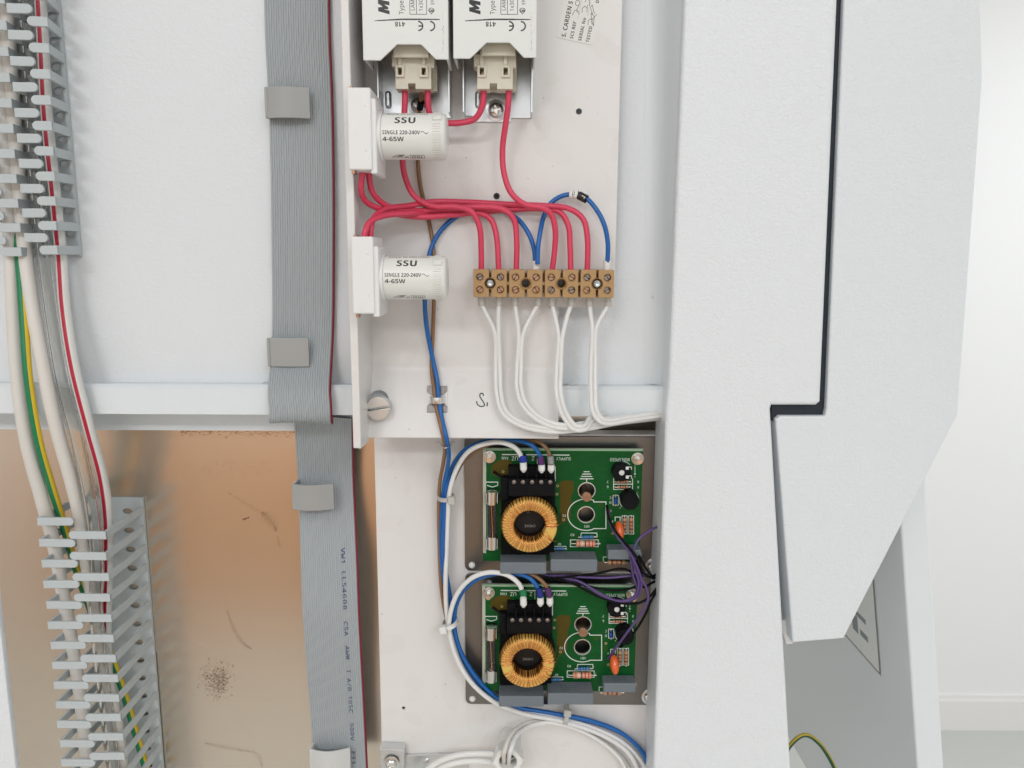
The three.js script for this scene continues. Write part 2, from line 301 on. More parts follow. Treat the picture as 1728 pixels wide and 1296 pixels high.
{ // the sloping front panel seen from inside, at the working opening
  const t = thing('front_panel', 'plain white front panel with a worn sticker inside, behind the angled door', 'panel');
  const z = 0.0, a = P(1520, 885, z), b = P(1548, 1296, z), dir = b.clone().sub(a).normalize(), top = a.clone().addScaledVector(dir, -0.12), bot = a.clone().addScaledVector(dir, 0.32), w = 0.0165;
  const s = new THREE.Shape([[top.x, top.y], [bot.x, bot.y], [bot.x + w, bot.y], [top.x + w, top.y]].map((p) => new THREE.Vector2(...p)));
  part('panel_body', metreUV(extr(s, z, 0.95, 0.0015), 0.06), M.frame, t);
  // sticker on the inner face: built on the face x = edge(y)
  const tex = canvas(512, 512, (g, W, H) => { g.fillStyle = '#e9ebe8'; g.fillRect(0, 0, W, H); g.strokeStyle = '#8d8a80'; g.lineWidth = 12; g.strokeRect(4, 4, W - 8, H - 8);
    g.fillStyle = 'rgba(95,105,112,0.75)'; for (const [x, y, ww, hh] of [[60, 255, 170, 34], [90, 300, 120, 26], [250, 330, 60, 90], [290, 300, 110, 26], [330, 380, 80, 30]]) g.fillRect(x, y, ww, hh);
    for (let i = 0; i < 160; i++) { g.fillStyle = `rgba(120,110,95,${rr(0.1, 0.4)})`; g.fillRect(rr(0, W), rr(0, H), rr(1, 5), rr(1, 5)); } });
  const p0 = a.clone().addScaledVector(dir, (0.5) * 0), edge = (y) => a.x + dir.x / dir.y * (y - a.y);
  const yb = Y(1505, 1150, z - 0.035), yt = yb + 0.075, zf = -0.042, zb = -0.12, q = new THREE.BufferGeometry();
  q.setAttribute('position', new THREE.Float32BufferAttribute([edge(yb) - 0.0004, yb, zf, edge(yb) - 0.0004, yb, zb, edge(yt) - 0.0004, yt, zb, edge(yt) - 0.0004, yt, zf], 3));
  q.setAttribute('uv', new THREE.Float32BufferAttribute([1, 0, 0, 0, 0, 1, 1, 1], 2)); q.setIndex([0, 2, 1, 0, 3, 2]); q.computeVertexNormals();
  part('sticker', q, new THREE.MeshPhysicalMaterial({ map: tex, roughness: 0.5 }), t, 'worn pale sticker with grey print');
}
{ // the angled door
  const z = 0.024, t = thing('angled_door', 'angled white grained door beside the tall cabinet cheek', 'door');
  const s = poly([[1424, 0], [1395, 690], [1392, 702], [1316, 702], [1309, 708], [1338, 1085], [1424, 1078], [1617, 699], [1659, 130], [1655, 0], [1650, -140], [1430, -140]], z);
  part('door_panel', metreUV(extr(s, z, 0.018, 0.0012), 0.06), M.door, t);
  part('corner_pad', extr(poly([[1314, 1047], [1336, 1047], [1338, 1087], [1327, 1088]], 0.014), 0.014, 0.01, 0.0006), M.nylon, t, 'small cream plastic pad');
}
solo('earth_wire', sweep(path([[1300, 1330, -0.02], [1335, 1256, -0.02], [1358, 1240, -0.02], [1382, 1254, -0.02], [1410, 1300, -0.02], [1425, 1345, -0.02]]), ring(0.0014), { round: true }),
  mat([1, 1, 1], 0.4, { map: canvas(8, 64, (g) => { g.fillStyle = '#0e4a2c'; g.fillRect(0, 0, 8, 64); g.fillStyle = '#b9a132'; g.fillRect(0, 36, 8, 14); }) }), 'green and yellow earth wire looping below the angled door', 'wire');

// ------------------------------------------------------------------ slotted wiring ducts
function finger(dir, len, depth, h = 0.0047, t = 0.0016) {      // L-shaped finger: root at wall (x=0,z=0), front arm towards dir
  const s = new THREE.Shape(), r = h / 2;
  s.moveTo(0, -r); s.lineTo(len - r, -r); s.absarc(len - r, 0, r, -Math.PI / 2, Math.PI / 2, false); s.lineTo(0, r); s.closePath();
  const f = extr(s, depth, t, 0.0004, 5); if (dir < 0) f.rotateY(Math.PI).translate(0, 0, 2 * depth - t);
  const side = at(box(t, h, depth, 0.0004), dir * t / 2, 0, depth / 2 - 0.0003);
  return mergeGeometries([f.index ? f.toNonIndexed() : f, side.index ? side.toNonIndexed() : side].map((g) => { g.deleteAttribute('uv'); return g; }));
}
function duct(label, { xl, xr, z0, depth, y0, y1, lenL, lenR, yL, yR, n, dirY, lean = () => 0 }) {
  const d = thing('wiring_duct', label, 'wiring duct', 'grey slotted wiring ducts');
  const s = rect(xl, xr, y0, y1);
  for (let y = y0 + 0.012; y < y1 - 0.008; y += 0.0125) { const h = new THREE.Path(), cx = xr - (xr - xl) * 0.27; h.absellipse(cx, y, 0.0032, 0.002, 0, Math.PI * 2, true); s.holes.push(h); }
  part('back_strip', extr(s, z0 + 0.0016, 0.0014, 0, 8), M.ductGrey, d);
  part('side_rail', span(xr - 0.0016, xr, y0, y1, z0 + 0.0016, z0 + 0.0024), M.ductGrey, d);
  part('side_rail', span(xl, xl + 0.0016, y0, y1, z0 + 0.0016, z0 + 0.0024), M.ductGrey, d);
  const gL = finger(1, lenL, depth), gR = finger(-1, lenR, depth);
  for (let k = 0; k < n; k++) {
    const a = part('finger', gR, M.ductGrey, d); a.position.set(xr, yR + dirY * k * 0.0125, z0 + 0.0014); a.rotation.set(0, lean(k) + rr(-0.012, 0.012), rr(-0.012, 0.012));
    const b = part('finger', gL, M.ductGrey, d); b.position.set(xl, yL + dirY * k * 0.0125, z0 + 0.0014); b.rotation.set(0, lean(k) * 0.35 + rr(-0.012, 0.012), rr(-0.012, 0.012));
  }
  return d;
}
const yTop = 0.27;
duct('short grey slotted duct on the white wall carrying the red striped tube', { xl: X(46, 420, 0.022), xr: X(138, 430, 0.001), z0: 0.0002, depth: 0.022, y0: Y(120, 432, 0), y1: yTop, lenL: 0.0122, lenR: 0.0095, yL: Y(60, 401, 0.022), yR: Y(110, 422, 0.022), n: 13, dirY: 1, lean: (k) => Math.min(0.26, k * 0.026) });
duct('short grey slotted duct on the white wall carrying the thick white cables', { xl: X(-26, 420, 0.018), xr: X(74, 425, 0.001), z0: 0.0002, depth: 0.019, y0: Y(60, 434, 0), y1: yTop, lenL: 0.0135, lenR: 0.0115, yL: Y(10, 406, 0.019), yR: Y(40, 425, 0.019), n: 13, dirY: 1, lean: (k) => Math.min(0.2, k * 0.02) });
duct('long grey slotted duct fixed to the brown steel sheet', { xl: X(66, 880, 0.016), xr: X(243, 855, -0.029), z0: zPan + 0.0002, depth: 0.046, y0: -0.42, y1: Y(220, 838, zPan), lenL: 0.0205, lenR: 0.021, yL: Y(90, 879, 0.016), yR: Y(150, 902, 0.016), n: 18, dirY: -1 });

// ------------------------------------------------------------------ cables and tubes in the ducts
const stripeTex = (a, b, lo, hi) => canvas(8, 128, (g) => { g.fillStyle = a; g.fillRect(0, 0, 8, 128); g.fillStyle = b; g.fillRect(0, lo * 128, 8, (hi - lo) * 128); });
solo('cable', tube([[-8, -40, 0.010], [2, 120, 0.011], [10, 260, 0.011], [18, 400, 0.012], [22, 520, 0.016], [30, 640, 0.022], [44, 740, 0.023], [70, 840, 0.014], [88, 905, 0.006], [106, 1000, 0.004], [122, 1090, 0.004], [136, 1180, 0.004], [150, 1330, 0.004]], 0.0036, { k: 16 }), M.cable, 'thick white cable hugging the side of both ducts, with scuff marks', 'cable');
solo('cable', tube([[8, -40, 0.009], [18, 120, 0.010], [28, 260, 0.010], [40, 400, 0.012], [52, 500, 0.018], [70, 600, 0.023], [92, 710, 0.024], [120, 810, 0.016], [136, 880, 0.006], [146, 950, 0.000], [164, 1050, -0.006], [184, 1160, -0.010], [198, 1220, -0.012], [212, 1330, -0.013]], 0.0036, { k: 16 }), M.cable, 'thick white cable crossing the ledge next to the clear tube', 'cable');
solo('earth_cable', tube([[-2, 60, 0.006], [8, 200, 0.006], [20, 330, 0.008], [33, 440, 0.014], [40, 540, 0.022], [48, 640, 0.027], [64, 740, 0.025], [88, 825, 0.013], [106, 880, 0.002], [122, 940, -0.008], [150, 1020, -0.014], [188, 1110, -0.017], [208, 1165, -0.017], [230, 1240, -0.017], [256, 1330, -0.017]], 0.0023, { k: 16 }),
  mat([1, 1, 1], 0.42, { map: stripeTex('#0f7a4c', '#e2bf2e', 0.6, 0.9) }), 'green and yellow striped earth cable between the thick white cables', 'cable');
{
  const pts = path([[40, -40, 0.010], [52, 120, 0.010], [62, 300, 0.011], [74, 420, 0.012], [86, 520, 0.015], [105, 640, 0.020], [130, 740, 0.020], [150, 830, 0.013], [160, 900, 0.004], [164, 970, 0.0], [162, 1020, -0.002], [168, 1100, -0.004], [180, 1200, -0.006], [195, 1330, -0.006]]);
  const o = sweep(pts, ring(0.0039, 20), { round: true, caps: false }), i = sweep(pts, ring(0.0027, 20).reverse(), { round: false, caps: false });
  solo('clear_tube', [o, i], M.clear, 'transparent plastic tube hanging between the white cable and striped tube', 'tube');
}
solo('striped_tube', tube([[66, -40, 0.011], [72, 60, 0.0105], [80, 200, 0.0105], [92, 320, 0.011], [103, 430, 0.012], [109, 520, 0.015], [125, 620, 0.020], [150, 720, 0.019], [172, 800, 0.010], [181, 870, 0.000], [182, 960, -0.010], [180, 1060, -0.014], [184, 1160, -0.015]], 0.0029, { k: 20 }),
  mat([1, 1, 1], 0.4, { map: stripeTex('#dedcd8', '#b01030', 0.445, 0.56) }), 'white tube with a red stripe entering the long duct', 'tube');

// ------------------------------------------------------------------ ribbon cable and its clips
function ribbonGeo(pts, n0, n1, total, pitch, y0) {             // conductors n0..n1 of total, scalloped on both faces
  const prof = [], w = total * pitch, th = 0.00058, K = 8;
  for (let c = n0; c < n1; c++) for (let k = 0; k < K; k++) { const u = [0, 0.13, 0.2, 0.35, 0.5, 0.65, 0.8, 0.87][k], b = th * Math.max(0.1, Math.sqrt(Math.max(0, 1 - Math.pow((u - 0.5) / 0.37, 2)))); prof.push([-w / 2 + (c + u) * pitch, b]); }
  prof.push([-w / 2 + n1 * pitch, th * 0.1]); const back = prof.slice().reverse().map(([a, b]) => [a, -b]);
  return sweep(pts, [...prof, ...back], { step: 0.0025, side: V(-1, 0, 0) });
}
{
  const rib = thing('ribbon_cable', 'flat grey ribbon cable with one dark red edge conductor', 'ribbon cable'), pitch = 0.00128, total = 27;
  const run = (pts, name, m) => {
    // the sweep's side axis is T x N; find which end of the profile lies at larger x
    const T = pts[1].clone().sub(pts[0]).normalize(), S = T.cross(V(0, 0, 1)), flip = S.x < 0;
    const g1 = flip ? ribbonGeo(pts, 1, total, total, pitch) : ribbonGeo(pts, 0, total - 1, total, pitch), g2 = flip ? ribbonGeo(pts, 0, 1, total, pitch) : ribbonGeo(pts, total - 1, total, total, pitch);
    part(name, g1, m, rib); part('red_conductor', g2, M.ribbonRed, rib); return g1;
  };
  const c = (a, b, z) => P((a + b) / 2, z[0], z[1]);
  run([c(446, 556, [-60, 0.002]), c(449, 557, [60, 0.0025]), c(456, 560, [170, 0.003]), c(460, 562, [300, 0.004]), c(461, 563, [430, 0.004]), c(462, 562, [540, 0.003]), c(460, 559, [600, 0.006]), c(457, 556, [640, 0.014]), c(456, 555, [665, 0.019]), c(457, 558, [690, 0.0205])].concat(
    [P(508, 706, 0.0195), P(508.5, 712, 0.0160), P(509, 709, 0.011), P(510, 704, 0.007), P(511, 700, 0.003)]), 'upper_run', M.ribbon);
  const lo = [c(500, 593, [702, -0.006]), c(501, 594, [730, -0.010]), c(503, 597, [800, -0.018]), c(507, 600, [880, -0.015]), c(510, 603, [960, -0.006]), c(513, 605, [1030, -0.001]), c(519, 610, [1120, -0.004]), c(526, 615, [1210, -0.010]), c(533, 620, [1320, -0.010])];
  // printed legend on the lower run
  const T = lo[1].clone().sub(lo[0]).normalize(), flip = T.clone().cross(V(0, 0, 1)).x < 0;
  const L = new THREE.CatmullRomCurve3(lo, false, 'centripetal').getLength();
  const print = canvas(2048, 512, (g, w, h) => {
    g.fillStyle = 'rgb(174,179,182)'; g.fillRect(0, 0, w, h);
    const u = (s) => s / L * w, a = u(new THREE.CatmullRomCurve3(lo, false, 'centripetal').getLength() * 0.352);
    // profile index runs over the front face in the first half of v, then over the back
    const v = flip ? 0.115 : 0.385;
    g.save(); g.translate(a, h * (1 - v)); g.scale(1, -1); g.fillStyle = '#2b3f66'; g.font = 'bold 30px monospace'; g.textBaseline = 'middle'; g.scale(1, 0.8);
    let s = 'VW1 LL54608  CSA  AWM  I A/B 105C  300V  FT1'; g.scale(1.43, 1); for (let i = 0; i < s.length; i++) g.fillText(s[i], i * 19.5, 0); g.restore();
  });
  print.wrapS = print.wrapT = THREE.ClampToEdgeWrapping;
  const g = run(lo, 'lower_run', mat([1, 1, 1], 0.45, { map: print })), uv = g.attributes.uv;
  for (let i = 0; i < uv.count; i++) uv.setX(i, uv.getX(i) / L);
}
function clip(label, x0, x1, y0, y1, z, zr, m, bend) {          // folded flat-cable clip: foot, side and bowed tongue
  const t = thing('cable_clip', label, 'cable clip', 'flat clips holding the ribbon cable');
  const a = P(x0, y1, z), b = P(x1, y0, z), n = 14, s = new THREE.Shape(), th = 0.0012, w = b.x - a.x;
  const up = []; for (let i = 0; i <= n; i++) { const u = i / n; up.push([a.x + w * u, z - 0.0012 + bend * Math.sin(u * Math.PI * 1.15) * 0.002 + u * 0.0004]); }
  s.moveTo(up[0][0], -up[0][1]); for (const [x, q] of up) s.lineTo(x, -q); for (const [x, q] of up.reverse()) s.lineTo(x, -q + th); s.closePath();
  const g = new THREE.ExtrudeGeometry(s, { depth: b.y - a.y - 0.0008, bevelEnabled: true, bevelSize: 0.0003, bevelThickness: 0.0004, bevelOffset: -0.0003, bevelSegments: 2 }).rotateX(-Math.PI / 2); g.translate(0, a.y + 0.0004, 0);
  part('tongue', g, m, t);
  part('spine', span(a.x, a.x + 0.0016, a.y + 0.0003, b.y - 0.0003, zr, z - 0.0005, 0.0005), m, t);
  part('foot', span(a.x, a.x + w * 0.9, a.y + 0.0003, b.y - 0.0003, zr, zr + 0.0012, 0.0004), m, t);
}
clip('bowed grey plastic clip over the ribbon cable, highest on the white wall', 447, 520, 146, 199, 0.010, 0.0002, M.clipGrey, 0.9);
clip('flat grey plastic clip over the ribbon cable just above the ledge', 451, 519, 571, 619, 0.012, 0.0002, M.clipGrey, 0.3);
clip('arched grey plastic clip over the ribbon cable on the steel sheet', 493, 561, 818, 861, -0.006, zPan + 0.0002, M.clipGrey, 1.3);
clip('pale plastic clip over the ribbon cable below the printed lettering', 524, 589, 1266, 1330, -0.002, zPan - 0.0004, M.clipPale, 1.5);

// ------------------------------------------------------------------ mounting tray with lamp gear
const lipZ = (py) => zTray + Math.max(0, (py - 618) / (740 - 618)) * 0.017;
const tray = thing('mounting_tray', 'pale pinkish metal tray carrying ballasts, starters and the terminal strip', 'mounting tray');
const xFl = X(597, 300, 0.05), xT0 = xFl - 0.001, xTr = X(1042, 300, zTray), xN = X(942, 560, zTray), yN = Y(990, 519, zTray), yBend = Y(760, 616, zTray);
{
  const s = new THREE.Shape([[xT0, yBend], [xN, yBend], [xN, yN], [xTr, yN], [xTr, yTop], [xT0, yTop]].map((p) => new THREE.Vector2(...p)));
  for (const [a, b, r] of [[977, 188, 0.0016], [838, 331, 0.0017]]) { const p = P(a, b, zTray); hole(s, p.x, p.y, r); }
  part('back_plate', metreUV(extr(s, zTray, 0.0014), 0.2), M.tray, tray);
  // lip: bends towards the viewer below the back plate, profile in (z, y)
  const yE = Y(760, 740, lipZ(740)), th = 0.0014, o = [], k = 10, ang = Math.atan2(lipZ(740) - zTray, yBend - yE);
  o.push([zTray, yBend - 0.00001]);
  for (let i = 0; i <= k; i++) { const t = i / k * ang, R = 0.008; if (i) o.push([zTray + R * (1 - Math.cos(t)), yBend - R * Math.sin(t)]); }
  const zl = lipZ(740); for (let i = 0; i <= 4; i++) { const t = i / 4 * Math.PI / 2; o.push([zl - 0.0008 * (1 - Math.cos(t)), yE + 0.0008 - 0.0008 * Math.sin(t)]); }
  o.push([zl - th - 0.0004, yE]); o.push([zTray - th, yBend - 0.002]); o.push([zTray - th, yBend - 0.00001]);
  const lg = new THREE.ExtrudeGeometry(new THREE.Shape(o.map(([z, y]) => new THREE.Vector2(z, y))), { depth: xN - xT0 - 0.0002, bevelEnabled: false }).rotateY(-Math.PI / 2); lg.translate(xN, 0, 0);
  const lipB = new Brush(metreUV(lg, 0.2)); lipB.updateMatrixWorld(); const hp = P(639, 677, lipZ(677)), cut = new Brush(at(new THREE.CylinderGeometry(0.0056, 0.0056, 0.03, 40).rotateX(Math.PI / 2), hp.x, hp.y, hp.z)); cut.updateMatrixWorld();
  const ev = new Evaluator(); ev.useGroups = false; const lipG = ev.evaluate(lipB, cut, SUBTRACTION).geometry.clone(); lipG.clearGroups();
  part('lip', lipG, M.tray, tray);
  // side flange with a narrow turned edge
  const yF = Y(600, 757, 0.05), yF2 = Y(630, 741, lipZ(740) - 0.002);
  const fs = new THREE.Shape([[zTray - 0.001, yF2], [0.03, yF2 - 0.0006], [0.05, yF], [0.05, yTop], [zTray - 0.001, yTop]].map(([z, y]) => new THREE.Vector2(-z, y)));
  const fg = new THREE.ExtrudeGeometry(fs, { depth: 0.0014, bevelEnabled: false }).rotateY(Math.PI / 2); fg.translate(xFl - 0.0016, 0, 0);
  part('side_flange', metreUV(fg, 0.2), M.tray, tray);
  part('flange_edge', metreUV(span(X(583.5, 300, 0.05), xFl + 0.0001, yF + 0.0004, yTop, 0.0495, 0.0512, 0.0006), 0.2), M.tray, tray);
  // felt-pen mark on the lip
  const zi = (py) => lipZ(py) + 0.0002, st = (pts) => sweep(pts.map(([a, b]) => P(a, b, zi(b))), [[-0.00028, 0], [0, 0.00012], [0.00028, 0], [0, -0.0003]], { step: 0.0004 });
  part('pen_mark', [st([[816, 668], [814.5, 664], [811, 664], [809.5, 668], [812, 673], [816, 679], [817.5, 684], [814, 686], [808, 684.5], [805, 681], [804.5, 677]]), st([[822, 679], [822.3, 682], [821.5, 685.5]])], M.ink, tray, 'handwritten black letter mark');
}
// lower plate that carries the two circuit boards
const plate = thing('lower_plate', 'plain pale metal plate below the tray, carrying both circuit boards', 'plate');
{
  const s = rect(X(633, 800, zPlate), X(1135, 800, zPlate), -0.42, Y(800, 733, zPlate)), p = P(681, 1195, zPlate); hole(s, p.x, p.y, 0.0011);
  part('sheet', metreUV(extr(s, zPlate, 0.0014), 0.2), M.plate, plate);
  part('folded_side', metreUV(span(X(633, 800, zPlate) + 0.0002, X(633, 800, zPlate) + 0.0016, -0.42, Y(800, 735, zPlate), zPan + 0.0002, zPlate - 0.0015), 0.2), M.plate, plate);
  part('folded_top', metreUV(span(X(640, 800, zPlate), X(1135, 800, zPlate), Y(800, 733, zPlate), Y(800, 731, zPlate), zPlate - 0.01, zPlate + 0.002, 0.0006), 0.2), M.plate, plate);
}
// ---- screws
const cutter = new Evaluator();
function crossHead(r) {
  const d = [[0, 0.55], [0.3, 0.54], [0.62, 0.46], [0.86, 0.3], [0.98, 0.1], [1, 0], [0, 0]].map(([a, b]) => [a * r, b * r * 1.1]);
  let b = new Brush(lathe(d.reverse(), 32).rotateX(Math.PI / 2)); b.updateMatrixWorld();
  for (const [w, h] of [[0.22, 1.1], [1.1, 0.22]]) { const c = new Brush(at(box(w * r, h * r, r * 0.6), 0, 0, r * 0.62)); c.updateMatrixWorld(); b = cutter.evaluate(b, c, SUBTRACTION); b.updateMatrixWorld(); }
  const g = b.geometry.clone(); g.clearGroups(); return g;
}
const crossGeo = crossHead(0.0045);
function crossScrew(label, px, py, z, size = 1, washer = true) {
  const t = thing('cross_head_screw', label, 'screw', 'cross-head screws'), p = P(px, py, z + 0.001);
  if (washer) part('washer', lathZ([[0.002, 0.0], [0.006, 0.0], [0.006, 0.0007], [0.002, 0.0007]].map(([a, b]) => [a * size, b]), p.x, p.y, z), M.zinc, t);
  const h = part('head', crossGeo, M.chrome, t); h.scale.setScalar(size); h.position.set(p.x, p.y, z + 0.0006); h.rotation.z = rr(0, 1.5);
}
function slottedHead(r, h, slot) {                 // two half discs either side of the slot, on a base disc
  const mk = (s) => { const a = Math.asin(slot / 2 / r), q = new THREE.Shape(); q.absarc(0, 0, r, a, Math.PI - a, false); q.closePath(); const g = extr(q, h, h * 0.45, r * 0.05, 14); return s > 0 ? g : g.rotateZ(Math.PI); };
  return mergeGeometries([mk(1), mk(-1), lathZ([[0.0001, 0], [r, 0], [r, h * 0.56], [0.0001, h * 0.56]], 0, 0, 0).toNonIndexed()].map((g) => g.index ? g.toNonIndexed() : g));
}
{ // big slotted fixing screw in the lip
  const t = thing('fixing_screw', 'large slotted zinc screw in the lower lip of the tray', 'screw'), p = P(639, 688, lipZ(680) + 0.007);
  const hd = part('head', slottedHead(0.0063, 0.0062, 0.0012), M.castZinc, t); hd.position.set(p.x, p.y, lipZ(680) + 0.0035); hd.rotation.z = 0.17;
  part('shank', cyl(V(p.x, p.y, zTray - 0.006), V(p.x, p.y, lipZ(680) + 0.0037), 0.0035), M.castZinc, t);
}
crossScrew('cross-head screw in the tab under the ballast above the pressed lug', 706, 178, zTray + 0.0012, 0.9);
crossScrew('cross-head screw between the two red wires of the outer ballast', 837, 186, zTray + 0.0012, 0.9);
crossScrew('cross-head screw holding the upper circuit plate beside the purple wires', 1103, 957, zAlu, 0.85);
crossScrew('cross-head screw holding the lower circuit plate at its bottom corner', 1097, 1177, zAlu, 0.85);
crossScrew('cross-head screw in the zinc bracket', 660, 1290, 0.004, 0.8);
for (const [lab, a, b, z, sy] of [['flat round rivet on the corner return beside the tray', 1105, 501, 0.0003, 1.35], ['flat screw lying in the ledge corner behind the white flexes', 957, 651, 0.0065, 0.4], ['flat round screw in the ledge corner beside the ribbon cable', 449, 648, 0.006, 0.4]]) {
  const p = P(a, b, z), g = lathZ([[0.00001, 0.0012], [0.0012, 0.001], [0.0028, 0.0004], [0.003, 0], [0.00001, 0]].reverse(), 0, 0, 0); g.scale(0.75, sy, 1); solo('rivet', at(g, p.x, p.y, z), M.zinc, lab, 'rivet', 'flat rivets in the shell');
}

// ------------------------------------------------------------------ ballasts
function ballast(label, x0, x1, yb, cx) {
  const t = thing('lamp_ballast', label, 'ballast', 'lamp ballasts on the tray'), zf = 0.047, z0 = zTray + 0.0003;
  const L = X(x0, yb, zf), R = X(x1, yb, zf), B = Y((x0 + x1) / 2, yb, zf), w = R - L, m = (u) => L + w * u, S = 0.000297;
  const q = new THREE.Shape([[L, B], [L + w * 0.20, B], [L + w * 0.40, B + 0.0072], [L + w * 0.68, B + 0.0072], [L + w * 0.85, B + 0.0006], [R, B + 0.0006], [R, B + 0.085], [L, B + 0.085]].map((p) => new THREE.Vector2(...p)));
  const tw = 1024, thh = 2048, label2 = canvas(tw, thh, (g) => {
    g.fillStyle = 'rgb(229,230,226)'; g.fillRect(0, 0, tw, thh);
    for (let i = 0; i < 60; i++) { g.fillStyle = `rgba(60,60,60,${rr(0.1, 0.5)})`; g.fillRect(rr(0, tw), rr(1300, thh), rr(1, 4), rr(1, 4)); }
    for (let i = 0; i < 26; i++) { g.fillStyle = `rgba(50,50,50,${rr(0.3, 0.8)})`; g.fillRect(tw * 0.935 + rr(-8, 8), 1500 + i * 18 + rr(-8, 8), rr(2, 9), rr(3, 14)); }
    const mx = (px) => (px - x0) / (x1 - x0) * tw, k = tw / (x1 - x0), my = (py) => thh - (yb - py) * k * 0.97;      // photo pixels -> canvas
    const Q = (o, a) => text(g, o[0], mx(x0 + o[1]), my(o[2]), o[3] * k, { rot: -Math.PI / 2, align: 'left', ...a });
    // bold slanted emblem letter with a ragged middle
    g.save(); g.translate(mx(x0 + 37), my(27)); g.rotate(-Math.PI / 2); g.scale(k, k); g.fillStyle = '#151515'; g.beginPath();
    [[0, 9], [5, -10], [11, -10], [12, -2], [17, -10], [24, -10], [20, 9], [14, 9], [16, 0], [11, 7], [8, 7], [8, -1], [6, 9]].forEach(([x, y], i) => i ? g.lineTo(x, y) : g.moveTo(x, y)); g.closePath(); g.fill(); g.restore();
    Q(['Type', 66, 27, 10.5], {}); Q(['LAMP', 85, 21, 9], {}); Q(['1x30', 98.5, 22, 9], {}); Q(['EN', 118, 11, 8], {});
    g.strokeStyle = '#222'; g.lineWidth = 0.9 * k; g.beginPath(); for (const [a, b, c, d] of [[80, 26.5, 80, -60], [91, 26.5, 91, -60], [108, 26.5, 108, -60], [80, 26.5, 108, 26.5]]) { g.moveTo(mx(x0 + a), my(b)); g.lineTo(mx(x0 + c), my(d)); } g.stroke();
    g.beginPath(); g.moveTo(mx(x0 + 111.5), my(21)); g.lineTo(mx(x0 + 116), my(26)); g.lineTo(mx(x0 + 120.5), my(21)); g.stroke(); g.beginPath(); g.ellipse(mx(x0 + 116), my(19.5), 4.6 * k, 3 * k, 0, 0, 7); g.stroke(); g.beginPath(); g.ellipse(mx(x0 + 114), my(20.5), 1.5 * k, 1.6 * k, 0, 0, 7); g.ellipse(mx(x0 + 118), my(20.5), 1.5 * k, 1.6 * k, 0, 0, 7); g.stroke();
    g.lineCap = 'round'; for (let i = 0; i < 40; i++) { const u = i / 40; g.lineWidth = (1.1 + Math.sin(u * 3.1) * 1.1 + rr(0, 0.4)) * k; g.strokeStyle = '#161514'; g.beginPath(); const yy = (v) => my(37.3 - Math.min(2.6, v * 6)); g.moveTo(mx(x0 + 21 + u * 108), yy(u)); g.lineTo(mx(x0 + 21 + (u + 0.027) * 108), yy(u + 0.02)); g.stroke(); }
    text(g, '418', mx(x0 + 63), my(42.5), 10.5 * k, { rot: Math.PI, bold: 'bold' });
    // conformity mark, upside down: two open arcs
    g.strokeStyle = '#1a1a1a'; g.lineWidth = 2.3 * k; g.lineCap = 'butt'; for (const [cx2, bar] of [[112, 0], [92, 1]]) { g.beginPath(); g.arc(mx(x0 + cx2 + 2), my(45.5), 7 * k, -Math.PI * 0.52, Math.PI * 0.52); g.stroke(); if (bar) { g.beginPath(); g.moveTo(mx(x0 + cx2 + 2), my(45.5)); g.lineTo(mx(x0 + cx2 + 8.5), my(45.5)); g.stroke(); } }
  });
  const cas = rectUV(extr(q, zf, 0.0012, 0.0003), L, B, w, w * 2);
  part('casing_face', cas, [new THREE.MeshPhysicalMaterial({ map: label2, roughness: 0.35 }), M.ballast], t);
  for (const [a, b] of [[L, L + 0.0012], [R - 0.0012, R]]) part('casing_side', span(a, b, B + 0.0004, B + 0.085, z0 + 0.012, zf - 0.0003, 0.0004), M.ballast, t);
  // base channel that runs on below the casing
  const bb = Y((x0 + x1) / 2, 206, z0), bs = new THREE.Shape([[L + 0.004, bb + 0.003], [L + 0.007, bb + 0.003], [L + 0.007, bb], [R - 0.012, bb], [R - 0.012, bb + 0.002], [R - 0.002, bb + 0.002], [R - 0.002, B + 0.085], [L + 0.004, B + 0.085]].map((p) => new THREE.Vector2(...p)));
  part('base_channel', metreUV(extr(bs, z0 + 0.001, 0.001), 0.2), M.zinc, t);
  for (const [a, b] of [[L + 0.0030, L + 0.0040], [R - 0.0020, R - 0.0010]]) part('channel_side', span(a, b, bb + 0.002, B + 0.085, z0, z0 + 0.016, 0.0003), M.zinc, t);
  const lug = P(x0 + 42, 168, z0 + 0.002); part('pressed_lug', at(box(0.0032, 0.0085, 0.003, 0.0014), lug.x, lug.y, z0 + 0.0018), M.zinc, t);
  part('core', span(L + 0.0045, R - 0.0025, B + 0.010, B + 0.084, z0 + 0.0012, zf - 0.0014), M.ballastInner, t);
  part('inner_lip', extr(rect(L + w * 0.33, L + w * 0.75, B + 0.003, B + 0.012), zf - 0.0065, 0.002, 0.0005), M.connector, t);
  // push-in connector
  const zc = 0.036, c = X(cx, 120, zc), ty = Y(cx, 92, zc), by = Y(cx, 150, zc), hw = 0.0105;
  const cs = new THREE.Shape([[c - hw, ty], [c - hw, ty - 0.0056], [c - hw + 0.0016, ty - 0.0056], [c - hw + 0.0016, by], [c - 0.0028, by], [c - 0.0028, by + 0.0026], [c + 0.0008, by + 0.0026], [c + 0.0008, by], [c + hw - 0.002, by], [c + hw - 0.002, ty - 0.006], [c + hw - 0.0004, ty - 0.006], [c + hw - 0.0004, ty]].map((p) => new THREE.Vector2(...p)));
  const sockets = [-0.0066, 0.0050], eyY = Y(cx, 121, zc); for (const u of sockets) cs.holes.push(new THREE.Path([[-0.00105, -0.0017], [-0.00105, 0.0017], [0.00105, 0.0017], [0.00105, -0.0017]].map(([a, b]) => new THREE.Vector2(c + u + a, eyY + b))));
  const con = part('connector', [extr(cs, zc, 0.010, 0), span(c - hw + 0.003, c + hw, by + 0.001, ty - 0.002, zc - 0.014, zc - 0.0102, 0.0005)], M.connector, t);
